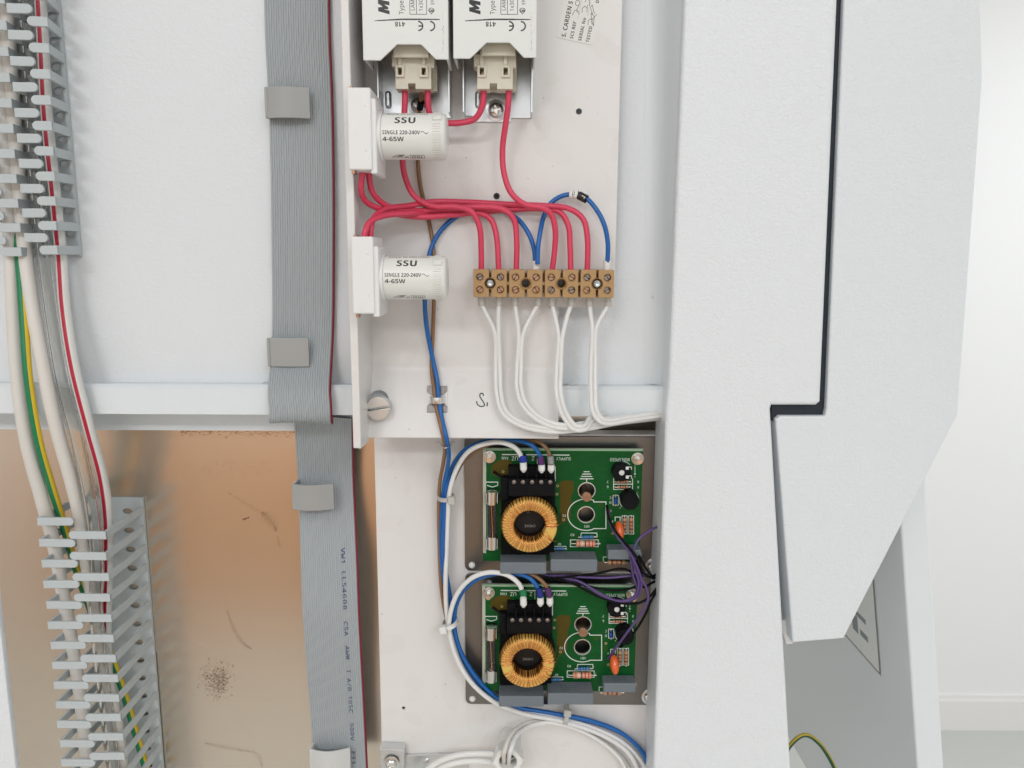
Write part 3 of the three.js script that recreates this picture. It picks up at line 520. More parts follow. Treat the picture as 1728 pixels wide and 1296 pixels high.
  for (const u of [-0.0066, 0.0050]) {
    const ex = c + u, ey = Y(cx, 121, zc);
    const fr = hole(rect(ex - 0.0021, ex + 0.0021, ey - 0.0027, ey + 0.0027), 0, 0, 0.00001); fr.holes = [new THREE.Path([[-0.00105, -0.0017], [-0.00105, 0.0017], [0.00105, 0.0017], [0.00105, -0.0017]].map(([a, b]) => new THREE.Vector2(ex + a, ey + b)))];
    part('socket', extr(fr, zc + 0.0012, 0.0012), M.connector, con); part('contact', span(ex - 0.0004, ex + 0.0008, ey - 0.0014, ey + 0.0012, zc - 0.0085, zc - 0.0045), M.brass, con);
    part('rib', span(ex - 0.0009, ex + 0.0009, ey + 0.0027, ty + 0.0018, zc + 0.0001, zc + 0.0012, 0.0003), M.connector, con);
  }
}
ballast('white metal lamp ballast beside the tray flange, printed face', 613, 757, 102, 698);
ballast('white metal lamp ballast beside the paper service sticker, printed face', 765, 905, 99, 836);

// ------------------------------------------------------------------ starters and their holders
const starterTex = canvas(1024, 2048, (g, w, h) => {
  g.fillStyle = 'rgb(233,232,226)'; g.fillRect(0, 0, w, h);
  // u: 0..1 along the barrel (photo x 636.5..720.5), v: angle round it; sizes in photo pixels
  const ax = (px) => (px - 636.5) / 84 * w, ay = (deg) => h / 2 - deg / 360 * h, kx = w / 84, ky = 8.9;
  const fit = (str, x0, x1, y, size, bold, color = '#121212') => { g.save(); g.font = `${bold} ${size * ky}px sans-serif`; const m = g.measureText(str).width; g.translate(ax(x0), y); g.scale((x1 - x0) * kx / m, 1); g.fillStyle = color; g.textBaseline = 'middle'; g.textAlign = 'left'; g.fillText(str, 0, 0); g.restore(); };
  fit('MADE IN HOLLAND', 645, 713, ay(64), 8.5, ''); fit('SSU', 659, 695, ay(37), 17.5, 'bold', '#303030');
  fit('SINGLE', 640.5, 666, ay(3), 8.4, 'bold'); fit('220-240V', 668, 701, ay(3), 8.4, 'bold'); fit('4-65W', 641, 675, ay(-13), 9.2, 'bold');
  g.strokeStyle = '#151515'; g.lineWidth = 9; g.beginPath(); for (let i = 0; i <= 20; i++) { const x = ax(702 + i / 20 * 12), y = ay(3) - Math.sin(i / 20 * 6.28) * 1.9 * ky; i ? g.lineTo(x, y) : g.moveTo(x, y); } g.stroke();
  g.lineWidth = 9; g.strokeRect(ax(682), ay(-59), 23 * kx, 11 * ky); fit('KEMA', 684, 703, ay(-59) + 5.8 * ky, 10, 'bold'); fit('05', 673, 680, ay(-59) + 6 * ky, 8, 'bold');
  g.beginPath(); g.moveTo(ax(653), ay(-68)); g.lineTo(ax(661), ay(-58)); g.lineTo(ax(673), ay(-58)); g.lineTo(ax(667), ay(-63)); g.lineTo(ax(671), ay(-68)); g.closePath(); g.stroke();
  g.lineWidth = 14; g.beginPath(); g.moveTo(ax(659), ay(-66)); g.lineTo(ax(668), ay(-59)); g.moveTo(ax(663), ay(-67)); g.lineTo(ax(672), ay(-59)); g.stroke();
});
const starterMat = new THREE.MeshPhysicalMaterial({ map: starterTex, roughness: 0.33 });
function starterSet(hl, sl, yc, y0, y1, roll, dx) {
  const zc = 0.049, zf = 0.0625, zb = 0.0345, h = thing('starter_holder', hl, 'starter holder', 'starter holders on the tray flange');
  const xa = xFl + 0.0002, xb = X(625, y0, zf) + dx, xc = X(632.5, y0, zf) + dx, ya = Y(610, y0, zf), yb = Y(610, y1, zf), c = Y(690, yc, zc + 0.005);
  part('base', span(xa, xb, yb + 0.0012, ya, zb, zf, 0.0009), M.holder, h);
  part('socket_plate', span(xb - 0.001, xc, yb - 0.0004, ya - 0.0045, zb + 0.002, zf - 0.0014, 0.0007), M.holder, h);
  for (const y of [ya, yb + 0.0012]) part('contact', span(xa + 0.0012, xa + 0.0027, y - 0.0018, y + 0.0008, zf - 0.006, zf - 0.0008, 0.0002), M.brass, h);
  for (const y of [ya - 0.008, yb + 0.010]) part('rivet_dot', lathZ([[0.00001, 0.0003], [0.0005, 0.00025], [0.0008, 0]].reverse(), xb - 0.0026, y, zf - 0.00005, 12), M.holder, h);
  const r = 0.01065, RX = (pts, k = 64) => lathe(pts, k).rotateZ(-Math.PI / 2);
  part('collar', RX([[r + 0.0002, 0], [r + 0.0009, 0], [r + 0.0009, 0.0014], [r + 0.0006, 0.0018], [r + 0.0002, 0.0018]].reverse()).translate(xc - 0.0002, c, zc), M.holder, h);
  const s = thing('starter', sl, 'starter', 'lamp starters in the holders'), x0 = xc + 0.0012, L = 0.0245;
  // printed barrel with its own uv
  const pos = [], uv = [], nor = [], ix = [], K = 72; for (let i = 0; i <= 1; i++) for (let j = 0; j <= K; j++) { const t = j / K * Math.PI * 2 - Math.PI + roll; pos.push(x0 + i * L, c + r * Math.sin(t), zc + r * Math.cos(t)); nor.push(0, Math.sin(t), Math.cos(t)); uv.push(i, j / K); }
  for (let j = 0; j < K; j++) ix.push(j, j + K + 1, j + 1, j + 1, j + K + 1, j + K + 2);
  const g = new THREE.BufferGeometry(); g.setAttribute('position', new THREE.Float32BufferAttribute(pos, 3)); g.setAttribute('normal', new THREE.Float32BufferAttribute(nor, 3)); g.setAttribute('uv', new THREE.Float32BufferAttribute(uv, 2)); g.setIndex(ix);
  part('barrel', g, starterMat, s);
  part('end_cap', RX([[r, 0], [r, 0.0042], [r - 0.0004, 0.0054], [r - 0.0018, 0.0062], [0.004, 0.0064], [0.0038, 0.0058], [0.00001, 0.0058]].reverse()).translate(x0 + L, c, zc), M.starter, s);
  const teeth = []; for (let j = 0; j < 56; j++) { const t = j / 56 * Math.PI * 2; if (t > 0.55 && t < 0.86) continue; teeth.push(box(0.0036, 0.0006, 0.0005).translate(x0 + L + 0.0019, 0, r + 0.0001).applyMatrix4(new THREE.Matrix4().makeRotationX(-t)).translate(0, c, zc)); }
  part('grip_ridges', teeth, M.starter, s);
  part('key', box(0.0042, 0.0026, 0.0014, 0.0004).translate(0, 0, r + 0.0003).applyMatrix4(new THREE.Matrix4().makeRotationX(-0.72)).translate(x0 + L + 0.002, c, zc), M.starter, s);
}
starterSet('white starter holder on the tray flange next to the ballasts', 'cream lamp starter just under the ballasts', 228, 147, 291, -0.02, 0);
starterSet('white starter holder on the tray flange, red wires entering its top', 'cream lamp starter level with the terminal strip', 469, 399, 534, 0.09, 0.0012);

// ------------------------------------------------------------------ terminal strip
{
  const t = thing('terminal_strip', 'tan eight-way screw terminal strip on the tray', 'terminal strip'), zf = 0.028, z0 = zTray + 0.0002;
  const xa = X(797, 478, zf), xb = X(1038, 478, zf), yt = Y(917, 455, zf), yb = Y(917, 502, zf), pitch = (xb - xa) / 8, w = pitch * 0.87, h = yt - yb, cy = (yt + yb) / 2;
  const sp = rect(xa + 0.001, xb - 0.001, cy - h * 0.36, cy + h * 0.36); for (const i of [0, 2, 4, 6]) hole(sp, xa + pitch * (i + 1), cy, 0.0021);
  part('spine', extr(sp, zf - 0.0075, zf - 0.0075 - z0), M.terminal, t);
  const sg = slottedHead(0.00155, 0.002, 0.0005), rim = lathZ([[0.00185, 0], [0.0022, 0], [0.0022, 0.00035], [0.00185, 0.00035], [0.00185, 0]], 0, 0, 0, 24), br = 0.0026;
  const well = lathZ([[0.00185, 0.004], [0.00185, 0], [0.00001, 0]].reverse(), 0, 0, 0, 24);
  for (let i = 0; i < 8; i++) {
    const cx = xa + pitch * (i + 0.5), odd = i % 2, hx = cx + (odd ? -1 : 1) * pitch / 2, s = new THREE.Shape();
    const L = cx - w / 2, R = cx + w / 2, d = Math.abs(odd ? L - hx : R - hx), a = Math.acos(d / br), hb = br * Math.sin(a);
    if (!odd) { s.moveTo(L, yb); s.lineTo(R, yb); s.lineTo(R, cy - hb); s.absarc(hx, cy, br, Math.PI + a, Math.PI - a, true); s.lineTo(R, yt); s.lineTo(L, yt); }
    else { s.moveTo(L, yb); s.lineTo(R, yb); s.lineTo(R, yt); s.lineTo(L, yt); s.lineTo(L, cy + hb); s.absarc(hx, cy, br, a, -a, true); }
    s.closePath();
    const sx = cx + (odd ? 1 : -1) * 0.0007;
    for (const v of [-1, 1]) hole(s, sx, cy + v * h * 0.228, 0.00185);
    const p = part('pole', extr(s, zf, 0.0135, 0.00025, 14), M.terminal, t);
    for (const v of [-1, 1]) {
      const y = cy + v * h * 0.228;
      part('screw_well', well.clone().translate(sx, y, zf - 0.0042), M.terminal, p); part('well_rim', rim.clone().translate(sx, y, zf - 0.0001), M.terminal, p);
      const q = part('screw', sg, rnd() < 0.5 ? M.brass : M.darkScrew, p); q.position.set(sx, y, zf - 0.0036); q.rotation.z = rr(-1.2, 1.2);
    }
    if (!odd) {
      const full = i === 0 || i === 6;
      part('mounting_hole', lathZ((full ? [[0.0026, 0.003], [0.0026, 0.0103], [0.0031, 0.0103], [0.0031, 0.003]] : [[0.0020, 0.003], [0.0021, 0.0085], [0.0026, 0.0105], [0.0031, 0.0105], [0.0031, 0.003]]).reverse(), hx, cy, zf - 0.0102), M.terminal, t);
      if (full) { part('mounting_screw', [lathZ([[0.0009, 0.0006], [0.0012, 0.0009], [0.0016, 0.0009], [0.0024, 0.0002], [0.0025, -0.006], [0.0009, -0.006]].reverse(), hx, cy, zf - 0.0012), lathZ([[0.00001, 0.001], [0.0009, 0.001], [0.0012, 0.0016], [0.0015, 0.0016], [0.0016, 0]].reverse(), hx, cy, zf - 0.0010)], M.zinc, t); }
    } else if (i < 7) {
      const tx = cx + pitch / 2; part('link_tab', at(new THREE.CylinderGeometry(0.0009, 0.0009, 0.003, 14).rotateX(Math.PI / 2).scale(1.25, 1, 1), tx, cy, zf - 0.0022), M.terminal, t);
    }
  }
}

// ------------------------------------------------------------------ wiring on the tray
const RW = 0.00152;
const redWire = (label, pts) => solo('red_wire', tube(pts, RW), M.red, label, 'wire', 'red wires on the tray');
redWire('red wire from the first ballast to the end pole of the terminal strip', [[683, 140, 0.031], [683, 165, 0.031], [681, 220, 0.03], [679, 270, 0.028], [684, 300, 0.026], [699, 330, 0.025], [728, 347, 0.0245], [770, 349, 0.0245], [796, 357, 0.0245], [809, 382, 0.024], [812, 425, 0.022], [812, 462, 0.021]]);
redWire('red wire linking both ballasts behind the upper starter', [[722, 140, 0.031], [722, 165, 0.031], [724, 190, 0.03], [732, 203, 0.028], [748, 207, 0.027], [780, 207, 0.027], [802, 200, 0.028], [814, 178, 0.030], [816, 140, 0.031]]);
redWire('red wire running straight down from the ballast beside the sticker', [[859, 140, 0.031], [858, 170, 0.031], [854, 205, 0.028], [848, 250, 0.025], [850, 290, 0.025], [862, 325, 0.026], [885, 345, 0.0265], [912, 350, 0.026], [929, 360, 0.025], [937, 385, 0.024], [936, 420, 0.022], [931, 462, 0.021]]);
redWire('red wire from the upper holder to the second pole of the strip', [[614, 280, 0.05], [611, 300, 0.05], [609, 320, 0.048], [616, 338, 0.043], [640, 352, 0.036], [680, 363, 0.028], [720, 366, 0.0245], [770, 362, 0.019], [808, 360, 0.0185], [828, 370, 0.019], [837, 395, 0.020], [842, 462, 0.021]]);
redWire('red wire from the upper holder to the third pole of the strip', [[622, 280, 0.046], [623, 300, 0.046], [628, 322, 0.043], [644, 342, 0.036], [672, 354, 0.029], [712, 356, 0.022], [760, 352, 0.0205], [810, 349, 0.0212], [848, 353, 0.0225], [866, 368, 0.022], [872, 400, 0.0215], [871, 462, 0.021]]);
redWire('red wire from the lower holder to the pole beside the blue marker wire', [[624, 410, 0.046], [625, 392, 0.046], [630, 370, 0.043], [650, 353, 0.035], [690, 347, 0.026], [730, 341, 0.0195], [790, 341, 0.0165], [860, 345, 0.0165], [920, 347, 0.0185], [962, 353, 0.020], [984, 370, 0.021], [991, 400, 0.0215], [991, 462, 0.021]]);
redWire('red wire from the lower holder to the sixth pole of the strip', [[614, 410, 0.05], [616, 392, 0.05], [624, 375, 0.047], [648, 364, 0.040], [690, 360, 0.031], [740, 361, 0.0155], [800, 358, 0.0152], [860, 354, 0.0152], [910, 352, 0.0165], [944, 358, 0.0185], [959, 380, 0.020], [962, 415, 0.0205], [963, 462, 0.021]]);
const sleeve = (pts, r, parent, m = M.nylon) => part('ferrule', tube(pts, r), m, parent);
const BL = 0.00125;
{
  const t = thing('blue_wire', 'long blue wire from the terminal strip down past the spring clip', 'wire');
  part('insulation', tube([[903, 446, 0.0215], [902, 425, 0.0213], [895, 400, 0.021], [880, 376, 0.0185], [862, 362, 0.0148], [835, 352, 0.0140], [800, 354, 0.0140], [770, 366, 0.0142], [745, 388, 0.0145], [729, 415, 0.016], [721, 450, 0.018], [717, 500, 0.020], [719, 545, 0.0195], [728, 595, 0.0165], [737, 640, lipZ(640) + 0.0036], [740, 672, lipZ(672) + 0.0036], [745, 705, lipZ(705) + 0.003], [753, 738, lipZ(738) + 0.0026], [757, 762, 0.026], [755, 790, 0.014], [749, 820, 0.006], [746, 860, 0.0035], [744, 910, 0.0025], [748, 970, 0.0025], [760, 1030, 0.0025], [766, 1070, 0.0025], [778, 1110, 0.003], [800, 1146, 0.004], [832, 1178, 0.004], [870, 1195, 0.0035], [940, 1207, 0.002], [1010, 1222, 0.0], [1060, 1245, -0.001], [1092, 1280, -0.001], [1108, 1330, -0.001]], BL), M.blue, t);
  sleeve([[904.5, 440, 0.0215], [904.5, 462, 0.0215]], 0.0021, t);
}
{
  const t = thing('blue_wire', 'short arched blue wire with a numbered marker above the terminal strip', 'wire');
  part('insulation', tube([[907, 446, 0.0245], [908, 420, 0.0245], [912, 392, 0.023], [919, 362, 0.018], [930, 342, 0.0165], [948, 331, 0.017], [968, 328, 0.018], [985, 332, 0.020], [1004, 350, 0.022], [1019, 378, 0.024], [1026, 410, 0.024], [1025, 446, 0.0225]], BL), M.blue, t);
  sleeve([[1024.5, 440, 0.0218], [1024.5, 462, 0.0218]], 0.0021, t);
  const ringUV = (pts, r, draw) => { const q = tube(pts, r, { k: 20 }); const uv = q.attributes.uv; let mx = 0; for (let i = 0; i < uv.count; i++) mx = Math.max(mx, uv.getX(i)); for (let i = 0; i < uv.count; i++) uv.setX(i, uv.getX(i) / mx); part('marker_sleeve', q, new THREE.MeshPhysicalMaterial({ map: canvas(128, 256, draw), roughness: 0.4 }), t); };
  ringUV([[962, 328.4, 0.0177], [976, 329.2, 0.0190]], 0.0021, (g) => { g.fillStyle = '#e6e4e0'; g.fillRect(0, 0, 128, 256); text(g, '6', 64, 130, 86); });
  ringUV([[976.5, 329.4, 0.0191], [990, 336.5, 0.0206]], 0.0022, (g) => { g.fillStyle = '#2a211d'; g.fillRect(0, 0, 128, 256); text(g, '1', 84, 132, 80, { color: '#ddd', rot: 1.5 }); });
}
{
  const t = thing('brown_wire', 'long brown wire from the ballast screw down past the spring clip', 'wire');
  part('insulation', tube([[710, 140, 0.028], [711, 158, 0.027], [709, 176, 0.022], [706, 215, 0.017], [705, 260, 0.0155], [707, 300, 0.0140], [715, 340, 0.0135], [724, 375, 0.0135], [731, 420, 0.015], [733, 465, 0.017], [732, 520, 0.0165], [730, 570, 0.0155], [728, 620, lipZ(620) + 0.003], [733, 660, lipZ(660) + 0.0032], [737, 690, lipZ(690) + 0.003], [745, 725, lipZ(725) + 0.003], [750, 752, 0.028], [748, 780, 0.016], [742, 815, 0.006], [740, 860, 0.003], [741, 920, 0.002], [744, 985, 0.0015], [750, 1030, 0.001], [763, 1075, 0.001], [782, 1120, 0.001], [812, 1158, 0.001], [845, 1186, 0.001], [885, 1204, 0.0]], 0.00108), M.brown, t);
  part('marker_sleeve', tube([[710, 172, 0.024], [708.5, 184, 0.0215]], 0.0017), M.black, t);
}
// white twin flexes from the strip
const flexPaths = [
  ['between the first two poles of the strip', [812, 842], [[838, 560, 0.020, 7.2], [840, 620, 0.020, 7.4], [842, 665, 0.025, 7.6], [851, 695, 0.030, 7.2], [878, 715, 0.034, 6.2], [930, 726, 0.037, 5.2], [985, 722, 0.032, 5.4], [1040, 712, 0.020, 5.2], [1090, 706, 0.010, 5], [1150, 700, 0.004, 5]]],
  ['between the third and fourth poles of the strip', [868, 908], [[879, 565, 0.021, 7.4], [876, 620, 0.022, 7.4], [876, 655, 0.026, 7.6], [886, 684, 0.031, 7.4], [912, 708, 0.036, 6.6], [948, 720, 0.038, 6], [990, 716, 0.030, 5.6], [1050, 706, 0.016, 5.2], [1150, 697, 0.0, 5]]],
  ['between the fifth and sixth poles of the strip', [931, 964], [[946, 566, 0.023, 7.4], [943, 620, 0.025, 7.4], [943, 665, 0.029, 7.4], [953, 700, 0.035, 7.4], [971, 722, 0.040, 7], [986, 722, 0.040, 6.4], [997, 708, 0.030, 6], [1030, 701, 0.012, 5.4], [1150, 693, -0.004, 5]]],
  ['between the last two poles of the strip', [994, 1026], [[1003, 552, 0.022, 7.4], [1001, 610, 0.023, 7.4], [1001, 660, 0.028, 7.4], [1004, 695, 0.032, 7], [1018, 711, 0.032, 6.2], [1060, 707, 0.024, 5.6], [1110, 700, 0.014, 5.2], [1160, 694, 0.008, 5]]],
];
for (const [lab, ends, run] of flexPaths) {
  const t = thing('white_flex', 'white twin flex splitting ' + lab, 'flex', 'white twin flexes below the terminal strip');
  for (const s of [0, 1]) {
    const e = ends[s], k = s ? 1 : -1, pts = [[e, 497, 0.0205], [e + (s ? 0.5 : 1), 512, 0.0205], [e * 0.78 + run[0][0] * 0.22, 524, 0.0206]];
    const c = new THREE.CatmullRomCurve3(run.map(([a, b, z]) => V(a, b, z * 1000)), false, 'centripetal'), n = run.length;
    const q = pts.map(([a, b, z]) => P(a, b, z));
    for (let i = 0; i < n; i++) { const [a, b, z, w] = run[i], T = c.getTangent(i / (n - 1)), l = Math.hypot(T.x, T.y) || 1; q.push(P(a + k * w / 2 * T.y / l, b - k * w / 2 * T.x / l, z)); }
    part('core', sweep(q, ring(0.00122), { round: true }), M.white, t);
    sleeve([[e, 497, 0.0205], [e + (s ? 0.5 : 1), 516, 0.0205]], 0.0019, t, M.tie);
  }
}
{ // spring steel cable clip on the lip
  const t = thing('spring_clip', 'shiny adhesive metal clip holding the blue and brown wires on the lip', 'cable clip');
  const A = (a, b, o) => P(a, b, lipZ(b) + o), q = (pts, o) => { const s = pts.map(([a, b]) => A(a, b, o)); const g = new THREE.BufferGeometry(); return s; };
  const tilt = Math.atan2(0.017, Math.abs(Y(740, 618, zTray) - Y(740, 740, lipZ(740)))), c = A(738, 673, 0.0004), S = 0.00031;
  const pl = (pts, z, d, m, nm) => { const g = extr(new THREE.Shape(pts.map(([a, b]) => new THREE.Vector2(a * S, -b * S))), z, d, 0.0001); g.rotateX(-tilt); g.translate(c.x, c.y, c.z); return part(nm, g, m, t); };
  pl([[-17, -23], [18, -23], [18, 25], [-17, 25]], 0.0003, 0.0006, M.tray, 'pad');
  pl([[-18, -23], [17, -23], [17, -13], [11, -7], [-11, -7], [-18, -12]], 0.0009, 0.0005, M.clipSteel, 'wing'); pl([[-17, 25], [18, 25], [18, 14], [11, 8], [-11, 8], [-17, 13]], 0.0009, 0.0005, M.clipSteel, 'wing');
  const arc = []; for (let i = 0; i <= 12; i++) { const u = i / 12 * Math.PI; arc.push(V(c.x + 0.0033 - 0.0036 * Math.cos(u) - 0.0032, c.y, c.z + 0.0004 + 0.0056 * Math.pow(Math.sin(u), 0.6))); }
  part('strap', sweep(arc, [[-0.0017, 0], [-0.0017, 0.0004], [0.0017, 0.0004], [0.0017, 0]], { step: 0.0005, ref: V(0, 0, 1) }), M.chrome, t);
}
{ // wire saddle under the lip
  const p = (a, b, z) => P(a, b, z);
  solo('wire_loop', sweep([p(735, 747, 0.004), p(741, 746, 0.010), p(745, 751, 0.024), p(752, 756, 0.032), p(760, 751, 0.026), p(762, 745, 0.014), p(767, 746, 0.004)], ring(0.00045, 8), { round: true, step: 0.001 }), M.chrome, 'thin steel wire loop round the blue and brown wires below the lip', 'wire loop');
}
{ // service sticker on the tray
  const tex = canvas(1024, 512, (g, w, h) => {
    g.fillStyle = 'rgb(230,227,223)'; g.fillRect(0, 0, w, h); const k = h / 60;
    text(g, 'S. CARDEN S', 2.2 * k, 13 * k - 6, 9.4 * k, { align: 'left', bold: 'bold', color: '#222' }); text(g, 'SCS REF', 2.4 * k, 25 * k, 7.2 * k, { align: 'left', bold: 'bold', color: '#2a2a2a' }); text(g, 'SERIAL No', 2 * k, 38.5 * k, 7.2 * k, { align: 'left', bold: 'bold', color: '#2a2a2a' }); text(g, 'TESTED', 2.4 * k, 51 * k, 7.2 * k, { align: 'left', bold: 'bold', color: '#2a2a2a' }); text(g, 'DA', 62 * k, 53 * k, 7.2 * k, { align: 'left', bold: 'bold', color: '#333' });
    g.fillStyle = '#555'; for (let x = 33; x < 110; x += 1.1) g.fillRect(x * k, 28 * k, 0.5 * k, 0.5 * k); for (let x = 41; x < 110; x += 1.1) g.fillRect(x * k, 42 * k, 0.5 * k, 0.5 * k);
    g.strokeStyle = '#333'; g.lineWidth = 0.75 * k; g.lineJoin = g.lineCap = 'round'; const sk = (p) => { g.beginPath(); p.forEach(([x, y], i) => i ? g.lineTo(x * k, y * k) : g.moveTo(x * k, y * k)); g.stroke(); };
    sk([[37, 19], [44, 20.5], [46, 24], [43, 28], [40, 29]]); sk([[42, 25], [48, 24], [52, 26]]); g.beginPath(); g.ellipse(56 * k, 23 * k, 4 * k, 3.4 * k, 0, 0, 7); g.stroke();
    sk([[44, 33], [50, 32], [54, 35], [52, 38]]); sk([[46, 40], [56, 39]]); sk([[60, 34], [66, 36], [64, 40]]); sk([[56, 42], [70, 38]]);
    sk([[28, 46], [34, 45], [38, 49], [36, 52]]); sk([[30, 52], [46, 47], [42, 53], [28, 55], [36, 50], [46, 56]]); sk([[44, 50], [54, 44], [58, 46], [46, 52]]);
  });
  const S = 0.000326, w = 120 * S, h = 60 * S, a = P(937.5, 62.5, zTray), u = P(950.5, 0, zTray).sub(a).normalize(), ang = Math.atan2(u.y, u.x), r = 0.0012;
  const s = new THREE.Shape(); s.moveTo(r, 0); s.lineTo(w - r, 0); s.quadraticCurveTo(w, 0, w, r); s.lineTo(w, h - r); s.quadraticCurveTo(w, h, w - r, h); s.lineTo(r, h); s.quadraticCurveTo(0, h, 0, h - r); s.lineTo(0, r); s.quadraticCurveTo(0, 0, r, 0);
  const g = rectUV(extr(s, 0.0003, 0.00025), 0, 0, w, h); g.translate(0, -h, 0); g.rotateZ(ang); g.translate(a.x, a.y, zTray);
  solo('service_sticker', g, [new THREE.MeshPhysicalMaterial({ map: tex, roughness: 0.4 }), M.nylon], 'slanted paper service sticker with print and handwriting on the tray', 'sticker');
}

// ------------------------------------------------------------------ circuit boards
const dY2 = Y(948, 987, zB) - Y(948, 757, zB);
function aluPlate(label, y0, y1) {
  const t = thing('circuit_plate', label, 'plate', 'aluminium plates under the circuit boards'), xa = X(784, 850, zAlu), xb = X(1128, 850, zAlu), a = Y(950, y0, zAlu), b = Y(950, y1, zAlu), r = 0.004;
  const s = new THREE.Shape(); s.moveTo(xa + r, b); s.lineTo(xb, b); s.lineTo(xb, a); s.lineTo(xa + r, a); s.quadraticCurveTo(xa, a, xa, a - r); s.lineTo(xa, b + r); s.quadraticCurveTo(xa, b, xa + r, b);
  part('sheet', metreUV(extr(s, zAlu, 0.0018, 0.0002), 0.2), M.alu, t);
  for (const y of [b + 0.0036]) part('plastic_rivet', lathZ([[0.00001, 0.0016], [0.0012, 0.0014], [0.0019, 0.0006], [0.002, 0]].reverse(), xa + 0.0042, y, zAlu - 0.0001, 20), M.nylon, t);
  return t;
}
aluPlate('aluminium plate under the upper circuit board, below the tray lip', 737, 964); aluPlate('aluminium plate under the lower circuit board', 969, 1189);

